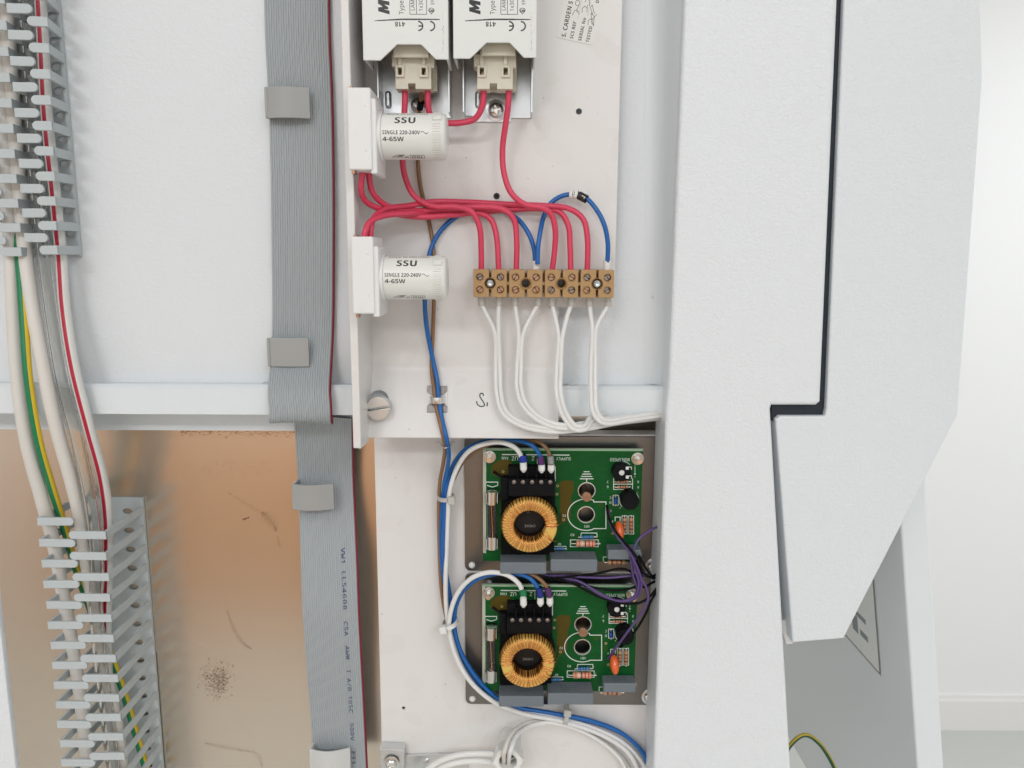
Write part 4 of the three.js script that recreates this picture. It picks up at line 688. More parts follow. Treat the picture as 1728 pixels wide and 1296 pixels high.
const bx0 = X(815, 850, zB), bx1 = X(1082, 850, zB), by1 = Y(948, 757, zB), by0 = Y(948, 947, zB);
function pcb(label, second) {
  const t = thing('circuit_board', label, 'circuit board', 'fan speed circuit boards'), Q = (px, py, z = zB) => { const p = P(px, py, z); return p; };
  const tw = 1400, th = 1000;
  const art = canvas(tw, th, (g) => {
    const C = (px, py) => { const p = P(px, py, zB); return [(p.x - bx0) / (bx1 - bx0) * tw, (by1 - p.y) / (by1 - by0) * th]; }, k = tw / 267;
    g.fillStyle = 'rgb(7,82,34)'; g.fillRect(0, 0, tw, th);
    for (let i = 0; i < 900; i++) { g.fillStyle = `rgba(${rnd() < 0.5 ? '6,70,30' : '22,122,60'},${rr(0.03, 0.12)})`; const w = rr(10, 90); g.fillRect(rr(0, tw), rr(0, th), w, rr(4, 40)); }
    const patch = (pts, c) => { g.fillStyle = c; g.strokeStyle = c; g.lineWidth = 3 * k; g.lineJoin = 'round'; g.beginPath(); pts.forEach(([a, b], i) => { const [x, y] = C(a, b); i ? g.lineTo(x, y) : g.moveTo(x, y); }); g.closePath(); g.fill(); g.stroke(); };
    patch([[832, 785], [845, 777], [858, 777], [870, 790], [858, 800], [850, 803], [838, 803], [830, 797]], 'rgb(84,72,22)');
    patch([[945, 815], [953, 812], [966, 813], [967, 825], [962, 840], [961, 872], [950, 882], [946, 862], [947, 838]], 'rgb(84,72,22)');
    for (const [a, b] of [[868, 800], [1026, 868], [1010, 850]]) patch([[a, b], [a + 6, b], [a + 6, b + 5], [a, b + 5]], 'rgb(40,84,28)');
    g.fillStyle = 'rgb(186,188,172)'; g.fillRect(0, 0, 5.4 * k, th * 0.93); g.fillStyle = 'rgb(150,180,150)'; g.fillRect(0, 0, tw, 3.6 * k);
    for (const [a, b] of [[849, 796], [941, 820], [940, 834], [951, 877], [1034, 900], [1030, 862]]) { const [x, y] = C(a, b); g.fillStyle = '#b9a878'; g.beginPath(); g.arc(x, y, 2.2 * k, 0, 7); g.fill(); g.fillStyle = '#2a2a18'; g.beginPath(); g.arc(x, y, 1 * k, 0, 7); g.fill(); }
    g.strokeStyle = '#e6ebe4'; g.lineCap = 'butt'; g.lineJoin = 'miter'; const ln = (pts, w = 1.5) => { g.lineWidth = w * k; g.beginPath(); pts.forEach(([a, b], i) => { const [x, y] = C(a, b); i ? g.lineTo(x, y) : g.moveTo(x, y); }); g.stroke(); };
    const tx = (s, a, b, z, o = {}) => { const [x, y] = C(a, b); text(g, s, x, y, z * k, { rot: Math.PI, color: '#e6ebe4', ...o }); };
    ln([[847, 767], [961, 768]], 1.6); tx('FAN', 852, 773, 6.4); tx('UZ', 869, 773.5, 9.5); tx('Z', 899.5, 773.5, 9.5); tx('SUPPLY', 951, 774, 7.4); ln([[906.5, 770], [906.5, 788]], 0.8);
    ln([[860.5, 830], [860.5, 788], [937, 788], [937, 812]], 1.6); ln([[868.5, 788], [868.5, 783]], 1.6); ln([[899, 788], [899, 783]], 1.6);
    tx('MIN.SPEED', 1046, 775.5, 7.2, { sx: 0.92 });
    ln([[820, 813.5], [840, 813.5], [840, 819], [831, 822], [822, 819]], 1.4);
    for (const [y, w] of [[796, 5], [800, 7.5], [804, 9.5], [808, 11.5]]) ln([[990 - w, y], [990 + w, y]], 1.5); ln([[990, 808], [990, 813]], 1.5);
    // knob outline with a circular side
    { const arc = []; for (let i = 0; i <= 30; i++) { const a2 = 1.15 + i / 30 * (Math.PI * 2 - 2.35); arc.push([989 + 31 * Math.cos(a2), 868.5 - 26.5 * Math.sin(a2)]); } ln([[1022.5, 847], [1002, 847], ...arc, [1002, 892], [1022.5, 892], [1022.5, 846.3]], 1.5); }
    tx('VR1', 990, 888, 6); tx('R3', 966, 902.5, 6); tx('RF', 944, 918, 6); tx('F2', 952, 870, 6); tx('7', 1025.5, 813, 6); tx('6', 1025.5, 821.5, 6); tx('R', 1077, 813, 5.5); tx('R', 1077, 822, 5.5); tx('C', 1030, 840, 6); tx('D', 1030, 848, 6); tx('4', 1034, 880, 5.5); tx('+', 1046.5, 857, 6); tx('-', 1048, 831, 6); tx('-', 1076, 831, 6);
    ln([[1035.5, 807], [1035.5, 826], [1067.5, 826], [1067.5, 807]], 1.3); ln([[1035.5, 817], [1067.5, 817]], 1.6); ln([[1034.5, 836], [1043.5, 836], [1043.5, 852.5], [1034.5, 852.5], [1034.5, 836]], 1.2);
    { const [x, y] = C(1061.5, 843.5), r = 16.3 * k; g.lineWidth = 1.3 * k; g.beginPath(); g.ellipse(x, y, r, r, 0, Math.PI * 0.75, Math.PI * 2.05); g.stroke(); const [a, b] = C(1050, 797); g.lineWidth = 0.9 * k; g.beginPath(); g.arc(a, b, 18 * k, -Math.PI * 0.8, -Math.PI * 0.25); g.stroke(); }
    ln([[1071.5, 787], [1071.5, 801], [1070, 799], [1071.5, 801], [1073, 799]], 0.9); tx('+', 1071.5, 804.5, 5); tx('+', 1071.5, 785, 5);
    ln([[1038, 880], [1038, 872.5], [1046.5, 872.5], [1046.5, 880]], 1.4); for (const a of [1054, 1065]) ln([[a - 4.3, 901], [a - 4.3, 870.5], [a + 4.3, 870.5], [a + 4.3, 901], [a - 4.3, 901]], 1.3);
    ln([[979.5, 906], [981, 899.5], [1007, 899.5], [1008, 906]], 1.3); ln([[962.5, 911], [1009.5, 911], [1009.5, 922.5], [962.5, 922.5], [962.5, 911]], 1.3); ln([[933, 928], [934.5, 922], [955, 922], [956, 928]], 1.2);
    ln([[1022, 950], [1018, 946], [1018, 940], [1024, 940]], 1.2);
  });
  const s = rect(bx0, bx1, by0, by1), h1 = Q(990, 828), h2 = Q(989, 868.5); hole(s, h1.x, h1.y, 0.0047); hole(s, h2.x, h2.y, 0.0047);
  part('board', rectUV(extr(s, zB, 0.0016, 0, 24), bx0, by0, bx1 - bx0, by1 - by0), [new THREE.MeshPhysicalMaterial({ map: art, roughness: 0.34, specularIntensity: 0.4 }), M.pcbEdge], t);
  for (const p of [h1, h2]) part('hole_rim', lathZ([[0.0046, 0.0001], [0.0051, 0.0001], [0.0051, 0], [0.0046, 0]], p.x, p.y, zB + 0.00005, 30), M.zinc, t);
  for (const [a, b, nut] of [[826, 771, 1], [1076, 774, 1], [828, 938, 0], [1076, 938, 0]]) { // fixing studs
    const p = Q(a, b), st = part('standoff', at(new THREE.CylinderGeometry(0.0026, 0.0026, zB - 0.0016 - zAlu, 16).rotateX(Math.PI / 2), p.x, p.y, (zB - 0.0016 + zAlu) / 2), M.zinc, t);
    if (!nut) continue;
    part('nut', [at(new THREE.CylinderGeometry(0.0031, 0.0031, 0.0022, 6).rotateX(Math.PI / 2), p.x, p.y, zB + 0.0012), lathZ([[0.001, 0], [0.0036, 0], [0.0036, 0.0003], [0.001, 0.0003]], p.x, p.y, zB)], M.nutSteel, st);
    part('stud', at(new THREE.CylinderGeometry(0.0014, 0.0015, 0.006, 14).rotateX(Math.PI / 2), p.x, p.y, zB + 0.004), M.chrome, st);
  }
  { // brown stud standing in the upper hole
    const p = P(990, 838, zB + 0.006); part('earth_stud', cyl(V(p.x, p.y, zAlu), V(p.x, p.y, zB + 0.006), 0.0026), M.brass, t); part('stud_head', slottedHead(0.0026, 0.0012, 0.0005).translate(p.x, p.y, zB + 0.006), M.brass, t);
  }
  { // glass fuse in two clips
    const f = part('fuse_holder', span(X(823, 870, zB), X(838, 870, zB), Y(830, 926, zB), Y(830, 824, zB), zB + 0.0001, zB + 0.0014, 0.0003), M.black, t), zc = zB + 0.006, cx = X(830.5, 870, zc), ya = Y(830, 829, zc), yb = Y(830, 926, zc), r = 0.0029;
    const fu = part('fuse', cyl(V(cx, ya - 0.006, zc), V(cx, yb + 0.006, zc), r * 0.93), M.glass, t);
    for (const [a, b] of [[ya, ya - 0.0075], [yb, yb + 0.0075]]) part('fuse_cap', cyl(V(cx, a, zc), V(cx, b, zc), r), M.chrome, fu);
    part('fuse_element', cyl(V(cx - 0.0006, ya - 0.005, zc), V(cx + 0.0005, yb + 0.005, zc), 0.00022, 0.00022, 6), M.copper, fu);
    for (const y of [ya - 0.0035, yb + 0.0035]) { const arc = []; for (let i = 0; i <= 16; i++) { const a = -0.6 + i / 16 * (Math.PI + 1.2); arc.push(V(cx - (r + 0.0004) * Math.cos(a) * 1.08, y, zc - (r + 0.0003) * Math.sin(a))); } part('fuse_clip', sweep(arc, [[-0.003, 0], [-0.003, 0.00035], [0.003, 0.00035], [0.003, 0]], { step: 0.0006, ref: V(0, 1, 0) }).index ? (() => { const q = []; for (let i = 0; i < 16; i++) { const A = arc[i], B = arc[i + 1], d = B.clone().sub(A), g = box(d.length() * 1.1, 0.0062, 0.0004); g.applyQuaternion(new THREE.Quaternion().setFromUnitVectors(V(1, 0, 0), d.normalize())); q.push(at(g, (A.x + B.x) / 2, y, (A.z + B.z) / 2)); } return q; })() : null, M.chrome, t); }
  }
  { // five-way screw terminal
    const zt = zB + 0.012, xa = X(858, 813, zt), xb = X(937, 813, zt), yt = Y(898, 797, zt), ym = Y(898, 829, zt), yb = Y(898, 838, zt);
    const p = part('screw_terminal', [span(xa, xb, yb, yt - 0.004, zB, zt, 0.0004), span(xa, xb, yt - 0.006, yt + 0.0015, zB, zt - 0.0055, 0.0004)], M.black, t);
    const g = slottedHead(0.0013, 0.0012, 0.0004), cross = [g, g.clone().rotateZ(Math.PI / 2)];
    for (const a of [867.5, 882.5, 898, 913.3, 928.5]) { const q = P(a, 813.5, zt); part('terminal_screw', crossGeo, M.darkScrew, p).position.set(q.x, q.y, zt - 0.00005); const m = p.children.at(-1); m.scale.setScalar(0.3); m.rotation.z = rr(0, 1.5);
      part('screw_ring', lathZ([[0.0015, 0], [0.0021, 0], [0.0021, 0.0003], [0.0015, 0.0003], [0.0015, 0]], q.x, q.y, zt - 0.00005, 20), M.black, p); }
    for (let i = 0; i < 4; i++) { const x = xa + (xb - xa) * (i + 1) / 5; part('divider', span(x - 0.0003, x + 0.0003, yt - 0.004, yt + 0.0016, zt - 0.0056, zt - 0.0008), M.black, p); }
  }
  part('black_shade_box', span(X(845, 830, zB + 0.006), X(858, 830, zB + 0.006), Y(850, 842, zB + 0.006), Y(850, 806, zB + 0.006), zB, zB + 0.007, 0.0005), M.black, t);  // added black block, its colour stands for the shade left of the terminal
  part('thermistor', cyl(Q(833, 796, zB + 0.002), Q(850, 807, zB + 0.006), 0.0008), M.black, t);
  { // toroidal choke
    const zc = zB + 0.0125, c = P(894, 888, zc + 0.004), cx = c.x, cy = c.y, ri = 0.0089, ro = 0.0153, hh = 0.0045;
    const k = part('choke', lathZ([[ri, -hh + 0.0008], [ri, hh - 0.0008], [ri + 0.0008, hh], [ro - 0.0008, hh], [ro, hh - 0.0008], [ro, -hh + 0.0008], [ro - 0.0008, -hh], [ri + 0.0008, -hh], [ri, -hh + 0.0008]].reverse(), 0, 0, 0, 72), M.core, t); k.position.set(cx, cy, zc);
    const wr = 0.00032, loops = [], prof = ring(wr, 7), wind = (a, twist) => { const o = ro + wr, i = ri - wr, e = hh + wr, q = [[i, -e], [i, e * 0.6], [i + 0.0012, e], [ro - 0.0012, e + 0.0001], [o, e * 0.6], [o + 0.0002, -e * 0.6], [ro - 0.001, -e], [i + 0.001, -e - 0.0001], [i, -e * 0.7]]; return q.map(([r, z], j) => { const b = a + twist * (j / 8 - 0.5); return V(r * Math.cos(b), r * Math.sin(b), z); }); };
    const gap0 = second ? 3.35 : -0.52, gap1 = second ? 3.62 : -0.02; let a = 0; const angs = []; while (a < Math.PI * 2) { const n = a > Math.PI ? a - Math.PI * 2 : a; if (!((n > gap0 && n < gap1) || (a > gap0 && a < gap1) || (second && n > -0.12 && n < 0.1))) angs.push(a); a += rr(0.085, 0.15) * (Math.sin(a) > 0.2 ? 0.95 : 1.12); }
    for (const b of angs) loops.push(sweep(wind(b, rr(-0.03, 0.05)), prof, { round: true, step: 0.0012, caps: false, ref: V(-Math.sin(b), Math.cos(b), 0) }));
    part('copper_winding', loops, M.copper, k);
    part('choke_tray', span(X(846, 890, zB + 0.003), X(936, 890, zB + 0.003), Y(890, 936, zB + 0.003), Y(890, 838, zB + 0.003), zB + 0.0001, zB + 0.003, 0.0006), M.blackMatt, t);
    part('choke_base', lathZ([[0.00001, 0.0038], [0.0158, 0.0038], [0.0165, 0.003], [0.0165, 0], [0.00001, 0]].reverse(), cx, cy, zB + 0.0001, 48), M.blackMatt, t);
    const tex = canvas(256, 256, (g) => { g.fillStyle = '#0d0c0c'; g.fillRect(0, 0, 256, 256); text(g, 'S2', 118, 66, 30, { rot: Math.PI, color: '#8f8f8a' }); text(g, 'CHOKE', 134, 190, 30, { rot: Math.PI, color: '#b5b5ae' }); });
    const dg = new THREE.CircleGeometry(0.0086, 40); part('shaded_choke_centre', at(dg, cx, cy, zB + 0.0044), new THREE.MeshPhysicalMaterial({ map: tex, roughness: 0.6 }), t);  // black disc paints the shade on the board inside the core, legend included
    part('choke_lead', tube([V(cx + 0.0085, cy - 0.001, zc + 0.002), V(cx + 0.010, cy - 0.004, zc + 0.0049), V(cx + 0.0125, cy - 0.0078, zc + 0.0052), V(cx + 0.0155, cy - 0.0095, zc + 0.001)], wr, { k: 7, step: 0.001 }), M.copper, t);
    part('choke_lead', tube([V(cx + 0.009, cy + 0.0010, zc + 0.0052), V(cx + 0.0155, cy + 0.0012, zc + 0.0052), V(cx + 0.0185, cy + 0.0025, zB + 0.0015)], wr, { k: 7, step: 0.001 }), M.copper, t);
  }
  // film capacitors along the bottom edge
  const mark = canvas(256, 64, (g) => { g.clearRect(0, 0, 256, 64); g.fillStyle = 'rgb(112,119,126)'; g.fillRect(0, 0, 256, 64); for (let i = 0; i < 150; i++) { g.strokeStyle = `rgba(22,26,30,${rr(0.4, 0.9)})`; g.lineWidth = rr(1, 3); const x = rr(16, 224), y = (i % 3) * 18 + 8; g.beginPath(); g.moveTo(x, y + rr(0, 12)); g.lineTo(x + rr(-6, 6), y + rr(0, 12)); g.stroke(); } });
  const cap = (x0, x1, y0, y1, hgt, name, pr) => { const z = zB + hgt, A = P(x0, y0, z), B = P(x1, y1, z), c = part(name, span(A.x, B.x, B.y, A.y, zB + 0.0004, z, 0.0007), M.capGrey, t);
    if (pr) { const w = (B.x - A.x) * 0.52, d = hgt * 0.6, g = new THREE.PlaneGeometry(w, d).rotateX(-Math.PI / 2); part('print', at(g, A.x + (B.x - A.x) * pr, A.y + 0.00008, zB + hgt * 0.56), new THREE.MeshPhysicalMaterial({ map: mark, roughness: 0.5 }), c); } };
  cap(844, 922, 949, 969, 0.0135, 'capacitor', 0); cap(929, 1008, 944, 965, 0.0135, 'capacitor', 0.5); cap(1026, 1082, 928, 945, 0.010, 'capacitor', 0.55);
  // axial parts: bodies with colour bands
  const bandTex = (base, bands) => canvas(128, 8, (g) => { g.fillStyle = base; g.fillRect(0, 0, 128, 8); for (const [a, b, c] of bands) { g.fillStyle = c; g.fillRect(a * 128, 0, (b - a) * 128, 8); } });
  const beige = mat([1, 1, 1], 0.35, { map: bandTex('#d8a288', [[0.12, 0.2, '#b9724f'], [0.28, 0.36, '#e6c2ac'], [0.44, 0.5, '#3a2a20'], [0.62, 0.7, '#c8482c'], [0.8, 0.87, '#c8482c']]) });
  const tan = mat([1, 1, 1], 0.4, { map: bandTex('#b98a68', [[0.2, 0.3, '#6a3a22'], [0.45, 0.55, '#a04a34'], [0.7, 0.8, '#5a2f20']]) });
  const bluR = mat([1, 1, 1], 0.35, { map: bandTex('#2f7fb8', [[0.15, 0.24, '#123a60'], [0.4, 0.48, '#5a2a50'], [0.6, 0.68, '#123a60'], [0.82, 0.9, '#7a4a30']]) });
  const diode = mat([1, 1, 1], 0.25, { map: bandTex('#1c4fa6', [[0.05, 0.2, '#0a1430']]) });
  const axial = (name, x0, y0, x1, y1, r, m, lead = 6) => {
    const z = zB + r + 0.0006, A = P(x0, y0, z), B = P(x1, y1, z), d = B.clone().sub(A), l = d.length(), g = lathe([[r * 0.3, 0], [r, l * 0.05], [r, l * 0.2], [r * 0.88, l * 0.28], [r * 0.88, l * 0.72], [r, l * 0.8], [r, l * 0.95], [r * 0.3, l]], 16);
    const uv = g.attributes.uv, ps = g.attributes.position; for (let i = 0; i < uv.count; i++) uv.setXY(i, ps.getY(i) / l, uv.getX(i));
    g.applyQuaternion(new THREE.Quaternion().setFromUnitVectors(V(0, 1, 0), d.clone().normalize())); g.translate(A.x, A.y, A.z);
    const b = part(name, g, m, t), u = d.normalize(), k = lead * 0.000325; part('lead', [cyl(A.clone().addScaledVector(u, -k), A, 0.0004, 0.0004, 8), cyl(B, B.clone().addScaledVector(u, k), 0.0004, 0.0004, 8), cyl(A.clone().addScaledVector(u, -k), A.clone().addScaledVector(u, -k).setZ(zB - 0.0004), 0.0004, 0.0004, 8), cyl(B.clone().addScaledVector(u, k), B.clone().addScaledVector(u, k).setZ(zB - 0.0004), 0.0004, 0.0004, 8)], M.chrome, b);
  };
  axial('resistor', 972, 917.5, 1005, 917.5, 0.0020, beige, 8); axial('resistor', 981, 906.5, 1002, 906, 0.0011, bluR, 5); axial('resistor', 936, 926, 953, 926, 0.0010, bluR, 3);
  axial('resistor', 1042, 813, 1060, 813, 0.0009, tan, 4); axial('resistor', 1042, 822, 1060, 822, 0.0009, tan, 4); axial('resistor', 1054, 874, 1054, 898, 0.00125, tan, 4); axial('resistor', 1065, 874, 1065, 898, 0.00125, tan, 4);
  axial('resistor', 1025, 949, 1056, 949, 0.0014, tan, 5); axial('diode', 1039, 839, 1039, 850, 0.0011, diode, 4);
  { // trimmer
    const z = zB + 0.0055, c = P(1049, 797.5, z), q = part('trimmer', lathZ([[0.00001, 0.0055], [0.0046, 0.0055], [0.0052, 0.005], [0.0052, 0], [0.00001, 0]].reverse(), c.x, c.y, zB, 32), M.black, t);
    part('trimmer_slot', hubGeo.clone().translate(c.x, c.y, z), M.nylon, q);
    for (const [a, b] of [[1061, 790], [1061, 805]]) { const p = P(a, b, z); part('trimmer_tag', [at(box(0.0034, 0.0018, 0.0005, 0.0002), p.x, p.y, z + 0.0001)], M.nylon, q); part('trimmer_tag_end', at(box(0.0012, 0.0013, 0.0005), p.x + 0.0006, p.y - 0.0001, z + 0.0004), M.black, q); }
  }
  { const z = zB + 0.009, c = P(1064, 846, z); part('electrolytic', lathZ([[0.00001, 0.0088], [0.0036, 0.0088], [0.0039, 0.0093], [0.0046, 0.0093], [0.0050, 0.0088], [0.0050, 0.0004], [0.00001, 0.0004]].reverse(), c.x, c.y, zB, 36), M.black, t); }
  { // orange disc capacitor leaning over
    const c = P(1045, 896, zB + 0.007), g = new THREE.SphereGeometry(1, 24, 18); g.scale(0.0027, 0.0056, 0.0036); g.rotateX(-0.5); g.rotateZ(0.08); part('orange_capacitor', at(g, c.x, c.y, c.z), M.orange, t);
    part('capacitor_lead', [cyl(V(c.x - 0.0008, c.y + 0.003, zB - 0.0002), V(c.x - 0.0004, c.y + 0.001, c.z), 0.0003, 0.0003, 8), cyl(V(c.x + 0.0008, c.y + 0.003, zB - 0.0002), V(c.x + 0.0004, c.y + 0.001, c.z), 0.0003, 0.0003, 8)], M.chrome, t);
  }
  if (second) for (const c of t.children) { c.position.y += dY2; c.position.x -= 0.0005; }
  return t;
}
const hubGeo = (() => { let b = new Brush(lathZ([[0.00001, 0.0009], [0.0014, 0.0009], [0.0016, 0], [0.00001, 0]].reverse(), 0, 0, 0, 24)); b.updateMatrixWorld(); for (const r of [0.4, 0.4 + Math.PI / 2]) { const c = new Brush(at(box(0.0019, 0.0005, 0.001), 0, 0, 0.001).rotateZ(r)); c.updateMatrixWorld(); b = cutter.evaluate(b, c, SUBTRACTION); b.updateMatrixWorld(); } const g = b.geometry.clone(); g.clearGroups(); return g; })();
pcb('green fan speed circuit board just below the tray lip', false);
pcb('green fan speed circuit board with purple wires crossing its top edge', true);

// ------------------------------------------------------------------ board wiring
function boardWire(name, label, m, pts, r, fer, mk, mkMat) {
  const t = thing(name, label, 'wire', 'wires into the circuit boards');
  part('insulation', tube(pts, r), m, t);
  part('ferrule', [cyl(P(...fer[0]), P(...fer[1]), 0.0019, 0.0020), cyl(P(...fer[1]), P(fer[1][0], fer[1][1] + 5, fer[1][2]), 0.0020, 0.0008)], M.nylon, t);
  part('marker_sleeve', tube(mk, r + 0.00075), mkMat, t);
}
const mkBlue = mat([0.012, 0.03, 0.33], 0.4), mkGreen = mat([0.01, 0.19, 0.07], 0.4), mkPurple = mat([0.09, 0.02, 0.13], 0.4), mkGrey = mat([0.3, 0.3, 0.3], 0.4);
const zw = zB + 0.010;
boardWire('white_wire', 'white wire with a blue marker into the upper board terminal', M.white, [[883, 786, zw], [880, 772, zw], [870, 756, zw + 0.002], [848, 747, zw + 0.002], [818, 749, zw], [790, 763, 0.013], [770, 792, 0.010], [759, 830, 0.008], [756, 870, 0.0062], [754, 930, 0.005], [752, 990, 0.005], [755, 1040, 0.005], [764, 1085, 0.0052], [782, 1130, 0.0058], [812, 1168, 0.006], [855, 1193, 0.006], [930, 1210, 0.0045], [1000, 1228, 0.002], [1050, 1252, 0.001], [1082, 1285, 0.001], [1098, 1330, 0.001]], 0.0014, [[883, 780, zw], [883.5, 792, zw]], [[881.5, 768, zw], [883.2, 779, zw]], mkBlue);
boardWire('blue_wire', 'blue wire with a purple marker into the upper board terminal', M.blue, [[914, 790, zw], [913, 776, zw], [906, 759, zw + 0.001], [892, 748, zw + 0.001], [860, 742, zw - 0.002], [815, 745, zw - 0.003], [783, 761, 0.0095], [764, 786, 0.008], [754, 820, 0.0065], [750, 870, 0.0055], [748, 930, 0.0052], [757, 990, 0.0022], [765, 1040, 0.0022]], 0.0012, [[914, 784, zw], [914, 793, zw]], [[911.5, 770, zw], [914, 783, zw]], mkPurple);
boardWire('brown_wire', 'brown wire with a grey marker into the upper board terminal', M.brown, [[930, 790, zw], [929, 775, zw], [923, 758, zw], [908, 745, zw - 0.001], [870, 743, zw - 0.006], [820, 752, zw - 0.007], [785, 775, 0.006], [766, 808, 0.004], [752, 850, 0.001], [747, 900, 0.0005]], 0.0011, [[930, 784, zw], [930, 793, zw]], [[928.5, 769, zw], [930, 782, zw]], mkGrey);
boardWire('white_wire', 'white wire with a green marker into the lower board terminal', M.white, [[883, 1014, zw], [882, 1000, zw], [875, 984, zw + 0.001], [855, 970, zw + 0.001], [825, 966, zw], [796, 976, 0.014], [773, 1000, 0.011], [761, 1030, 0.009], [758, 1062, 0.008], [768, 1105, 0.008], [792, 1148, 0.0088], [830, 1182, 0.009], [880, 1203, 0.008], [950, 1217, 0.005], [1020, 1242, 0.003], [1062, 1272, 0.003], [1088, 1330, 0.003]], 0.0014, [[883, 1008, zw], [883.5, 1020, zw]], [[882, 993, zw], [883.2, 1004, zw]], mkGreen);
boardWire('blue_wire', 'blue wire with a blue marker into the lower board terminal', M.blue, [[912, 1014, zw], [910, 999, zw], [902, 983, zw], [886, 972, zw - 0.001], [850, 967, zw - 0.003], [812, 974, zw - 0.004], [784, 994, 0.0085], [770, 1022, 0.006], [767, 1060, 0.0052], [778, 1100, 0.006], [800, 1138, 0.0068], [826, 1167, 0.007], [858, 1189, 0.0065], [930, 1203, 0.005], [1000, 1217, 0.003], [1050, 1238, 0.0018], [1086, 1274, 0.0018], [1104, 1330, 0.0018]], 0.0013, [[912, 1008, zw], [912, 1018, zw]], [[909, 991, zw], [911.7, 1006, zw]], mat([0.01, 0.02, 0.2], 0.4));
boardWire('brown_wire', 'brown wire with a purple marker into the lower board terminal', M.brown, [[928, 1014, zw], [926, 998, zw], [916, 982, zw], [898, 970, zw - 0.002], [860, 966, zw - 0.006], [815, 974, zw - 0.008], [782, 996, 0.005], [762, 1018, 0.004]], 0.0011, [[928, 1008, zw], [928, 1018, zw]], [[923, 991, zw], [927, 1006, zw]], mkPurple);
const thin = [
  ['purple', 'purple wire crossing from the gap between the boards to the cheek', [[1125, 884, 0.010], [1100, 893, 0.014], [1078, 910, 0.017], [1068, 932, 0.019], [1070, 955, 0.02], [1078, 985, 0.02], [1072, 1005, 0.018], [1050, 1014, 0.016], [1015, 1005, 0.014], [985, 985, 0.012], [960, 975, 0.009], [930, 972, 0.006]]],
  ['purple', 'purple wire dropping from beside the orange capacitor of the upper board', [[1027, 860, zB + 0.001], [1029, 880, 0.013], [1042, 906, 0.018], [1058, 925, 0.021], [1072, 950, 0.022], [1082, 980, 0.02], [1078, 1004, 0.018], [1060, 1015, 0.016], [1030, 1012, 0.014], [990, 990, 0.011], [955, 977, 0.008]]],
  ['purple', 'purple wire running level just under the grey capacitors', [[1120, 985, 0.006], [1090, 972, 0.012], [1062, 972, 0.014], [1030, 975, 0.013], [990, 974, 0.012], [950, 972, 0.008], [920, 970, 0.005]]],
  ['purple', 'purple wire slanting down onto the lower board', [[1068, 935, 0.018], [1076, 965, 0.02], [1090, 990, 0.02], [1094, 1010, 0.02], [1082, 1035, 0.02], [1060, 1065, 0.019], [1040, 1092, 0.014], [1026, 1112, zB + 0.001]]],
  ['purple', 'purple wire hanging in a shallow loop over the lower board', [[1064, 938, 0.018], [1068, 970, 0.018], [1075, 995, 0.018], [1066, 1012, 0.017], [1040, 1013, 0.016], [1010, 1000, 0.014], [975, 980, 0.011], [945, 974, 0.007]]],
  ['black', 'black wire crossing the grey capacitor of the upper board', [[1024, 853, zB + 0.001], [1027, 872, 0.015], [1038, 896, 0.02], [1056, 918, 0.022], [1074, 940, 0.022], [1086, 966, 0.02], [1100, 975, 0.014], [1125, 972, 0.008]]],
  ['black', 'black wire curling round the plate screw to the cheek', [[1078, 938, 0.02], [1092, 962, 0.018], [1104, 972, 0.013], [1112, 962, 0.012], [1118, 930, 0.012], [1125, 900, 0.012]]],
  ['black', 'black wire bowed between the boards', [[930, 974, 0.006], [965, 973, 0.010], [1010, 967, 0.012], [1050, 960, 0.014], [1066, 966, 0.016], [1084, 990, 0.018], [1104, 982, 0.012], [1125, 978, 0.008]]],
  ['black', 'black wire sagging over the top of the lower board', [[935, 976, 0.007], [975, 985, 0.011], [1010, 993, 0.013], [1045, 996, 0.015], [1075, 988, 0.018], [1082, 965, 0.02], [1074, 945, 0.02]]],
  ['black', 'black wire slanting behind the purple one to the lower board', [[1118, 950, 0.012], [1114, 985, 0.014], [1098, 1015, 0.016], [1090, 1035, 0.016], [1074, 1062, 0.015], [1060, 1078, 0.012], [1048, 1092, zB + 0.001]]],
  ['black', 'black wire looping low across the trimmer of the lower board', [[1118, 975, 0.010], [1100, 1003, 0.017], [1082, 1016, 0.018], [1060, 1019, 0.017], [1030, 1014, 0.015], [1000, 1002, 0.013], [970, 986, 0.010], [940, 976, 0.006]]],
];
for (const [c, l, p] of thin) solo(c + '_wire', tube(p, 0.00075, { k: 8 }), M[c], l, 'wire', 'thin wires between the boards');

// ------------------------------------------------------------------ cable ties
function tieRing(label, a, b, za, zb, wy, m = M.tie, head = 1) {
  const t = thing('cable_tie', label, 'cable tie', 'nylon cable ties'), A = P(...a, za), B = P(...b, za), c = A.clone().add(B).multiplyScalar(0.5), u = B.clone().sub(A), w = u.length() / 2, d = (za - zb) / 2, k = []; u.normalize();
  const v = V(-u.y, u.x, 0), sh = new THREE.Shape(), N = 28, pt = (i, g) => { const q = i / N * Math.PI * 2; return [(w + g) * Math.cos(q), (d + g) * Math.sin(q)]; };
  for (let i = 0; i <= N; i++) { const [x, z] = pt(i, 0.0006); i ? sh.lineTo(x, z) : sh.moveTo(x, z); } const ho = new THREE.Path(); for (let i = N; i >= 0; i--) { const [x, z] = pt(i, 0); i === N ? ho.moveTo(x, z) : ho.lineTo(x, z); } sh.holes.push(ho);
  const g = new THREE.ExtrudeGeometry(sh, { depth: wy, bevelEnabled: false }); g.translate(0, 0, -wy / 2);
  g.applyMatrix4(new THREE.Matrix4().makeBasis(u, V(0, 0, 1), u.clone().cross(V(0, 0, 1)))); g.translate(c.x, c.y, (za + zb) / 2);
  part('band', g, m, t);
  const hx = c.clone().addScaledVector(u, head * (w * 0.85)); part('head', at(box(0.0042, 0.0045, 0.0036, 0.0007).rotateZ(Math.atan2(u.y, u.x)), hx.x, hx.y, za + 0.0002), m, t);
}
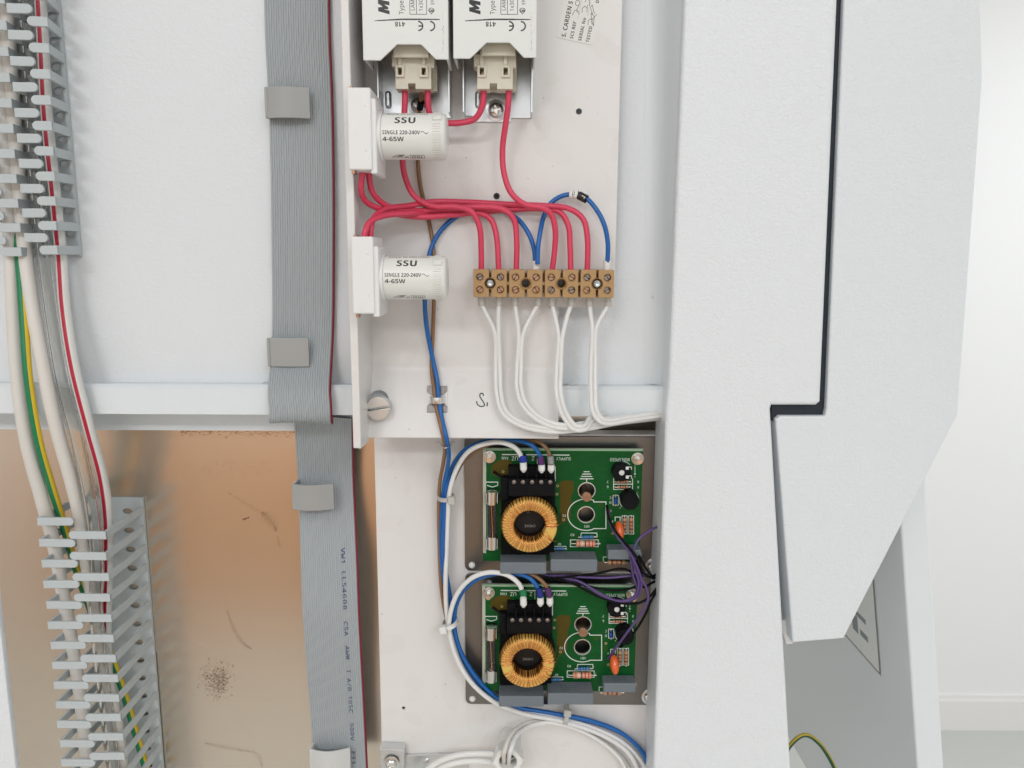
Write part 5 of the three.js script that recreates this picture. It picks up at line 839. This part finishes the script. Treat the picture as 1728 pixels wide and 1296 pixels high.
tieRing('translucent cable tie round the bundle beside the upper board', [738, 844], [764, 844], 0.0095, -0.002, 0.0024);
tieRing('white cable tie round the bundle beside the lower board', [746, 1063], [770, 1056], 0.011, -0.002, 0.0026, M.nylon, -1);
tieRing('translucent cable tie round the wires under the lower board', [954, 1228], [958, 1200], 0.008, -0.003, 0.0026);

// ------------------------------------------------------------------ bottom edge: bracket, gland and cables
{
  const t = thing('zinc_bracket', 'stepped zinc bracket at the bottom of the lower plate', 'bracket'), z = 0.003;
  part('raised_foot', metreUV(extr(poly([[641, 1264], [682, 1266], [683, 1400], [646, 1400]], z), z, 0.0075, 0.0004), 0.2), M.zinc, t);
  const s = poly([[683, 1275], [790, 1272], [792, 1400], [684, 1400]], zPlate + 0.0022), p = P(722, 1287, zPlate + 0.0022); part('strap', metreUV(extr(s, zPlate + 0.0022, 0.002, 0.0002), 0.2), M.zinc, t);
  part('dimple', lathZ([[0.00001, 0.0008], [0.002, 0.0006], [0.0028, 0]].reverse(), p.x, p.y, zPlate + 0.0022), M.zinc, t);
  const g = thing('cable_gland', 'white hexagonal plastic cable gland at the bottom of the plate', 'gland'), c = P(857, 1287, 0.022);
  const hs = new THREE.Shape(), R = 0.0092; for (let i = 0; i < 6; i++) { const a = i / 6 * Math.PI * 2 + 0.15, r = R; i ? hs.lineTo(c.x + r * Math.cos(a), c.y + r * Math.sin(a)) : hs.moveTo(c.x + r * Math.cos(a), c.y + r * Math.sin(a)); } hs.closePath(); hole(hs, c.x, c.y, 0.0052);
  part('nut', extr(hs, 0.022, 0.010, 0.001), M.nylon, g); const cs = new THREE.Shape(); cs.absarc(c.x, c.y, 0.0082, 0, 7); hole(cs, c.x, c.y, 0.0052); part('thread', extr(cs, 0.0119, 0.0167, 0), M.nylon, g);
  solo('white_wire', tube([[850, 1300, 0.004], [850, 1282, 0.020], [852, 1266, 0.027], [862, 1240, 0.020], [884, 1222, 0.010], [920, 1216, 0.003], [950, 1220, 0.0], [1000, 1240, -0.002], [1050, 1280, -0.002], [1074, 1330, -0.002]], 0.0013), M.cable, 'white wire curving out of the gland, inner of two', 'wire', 'wires out of the gland');
  solo('white_wire', tube([[859, 1300, 0.004], [859, 1282, 0.020], [862, 1266, 0.028], [871, 1243, 0.021], [892, 1226, 0.011], [925, 1219, 0.0055], [955, 1224, 0.0028], [1000, 1243, 0.0008], [1045, 1279, 0.0005], [1068, 1330, 0.0005]], 0.0013), M.white, 'white wire curving out of the gland, outer of two', 'wire', 'wires out of the gland');
  for (const [k, l] of [[0, 'higher of two'], [1, 'lower of two']]) solo('white_cable', tube([[690, 1340, 0.012], [728, 1293 + k * 12, 0.013], [765, 1276 + k * 12, 0.014], [800, 1271 + k * 13, 0.014], [834, 1272 + k * 14, 0.0125 - k * 0.0008], [846, 1275 + k * 12, 0.011]], 0.0018), M.white, 'thick white cable running from the gland over the zinc bracket, ' + l, 'cable', 'cables from the gland');
}

// ------------------------------------------------------------------ put each group at its own base
scene.updateMatrixWorld(true);
for (const o of scene.children) {
  if (o.isCamera || o.isLight) continue;
  const b = new THREE.Box3().setFromObject(o); if (b.isEmpty()) continue;
  const c = b.getCenter(V()); c.y = b.min.y;
  if (o.isGroup) { o.position.copy(c); for (const k of o.children) k.position.sub(c); } else { o.geometry.translate(-c.x, -c.y, -c.z); o.position.copy(c); }
}
scene.updateMatrixWorld(true);
renderer.render(scene, camera);
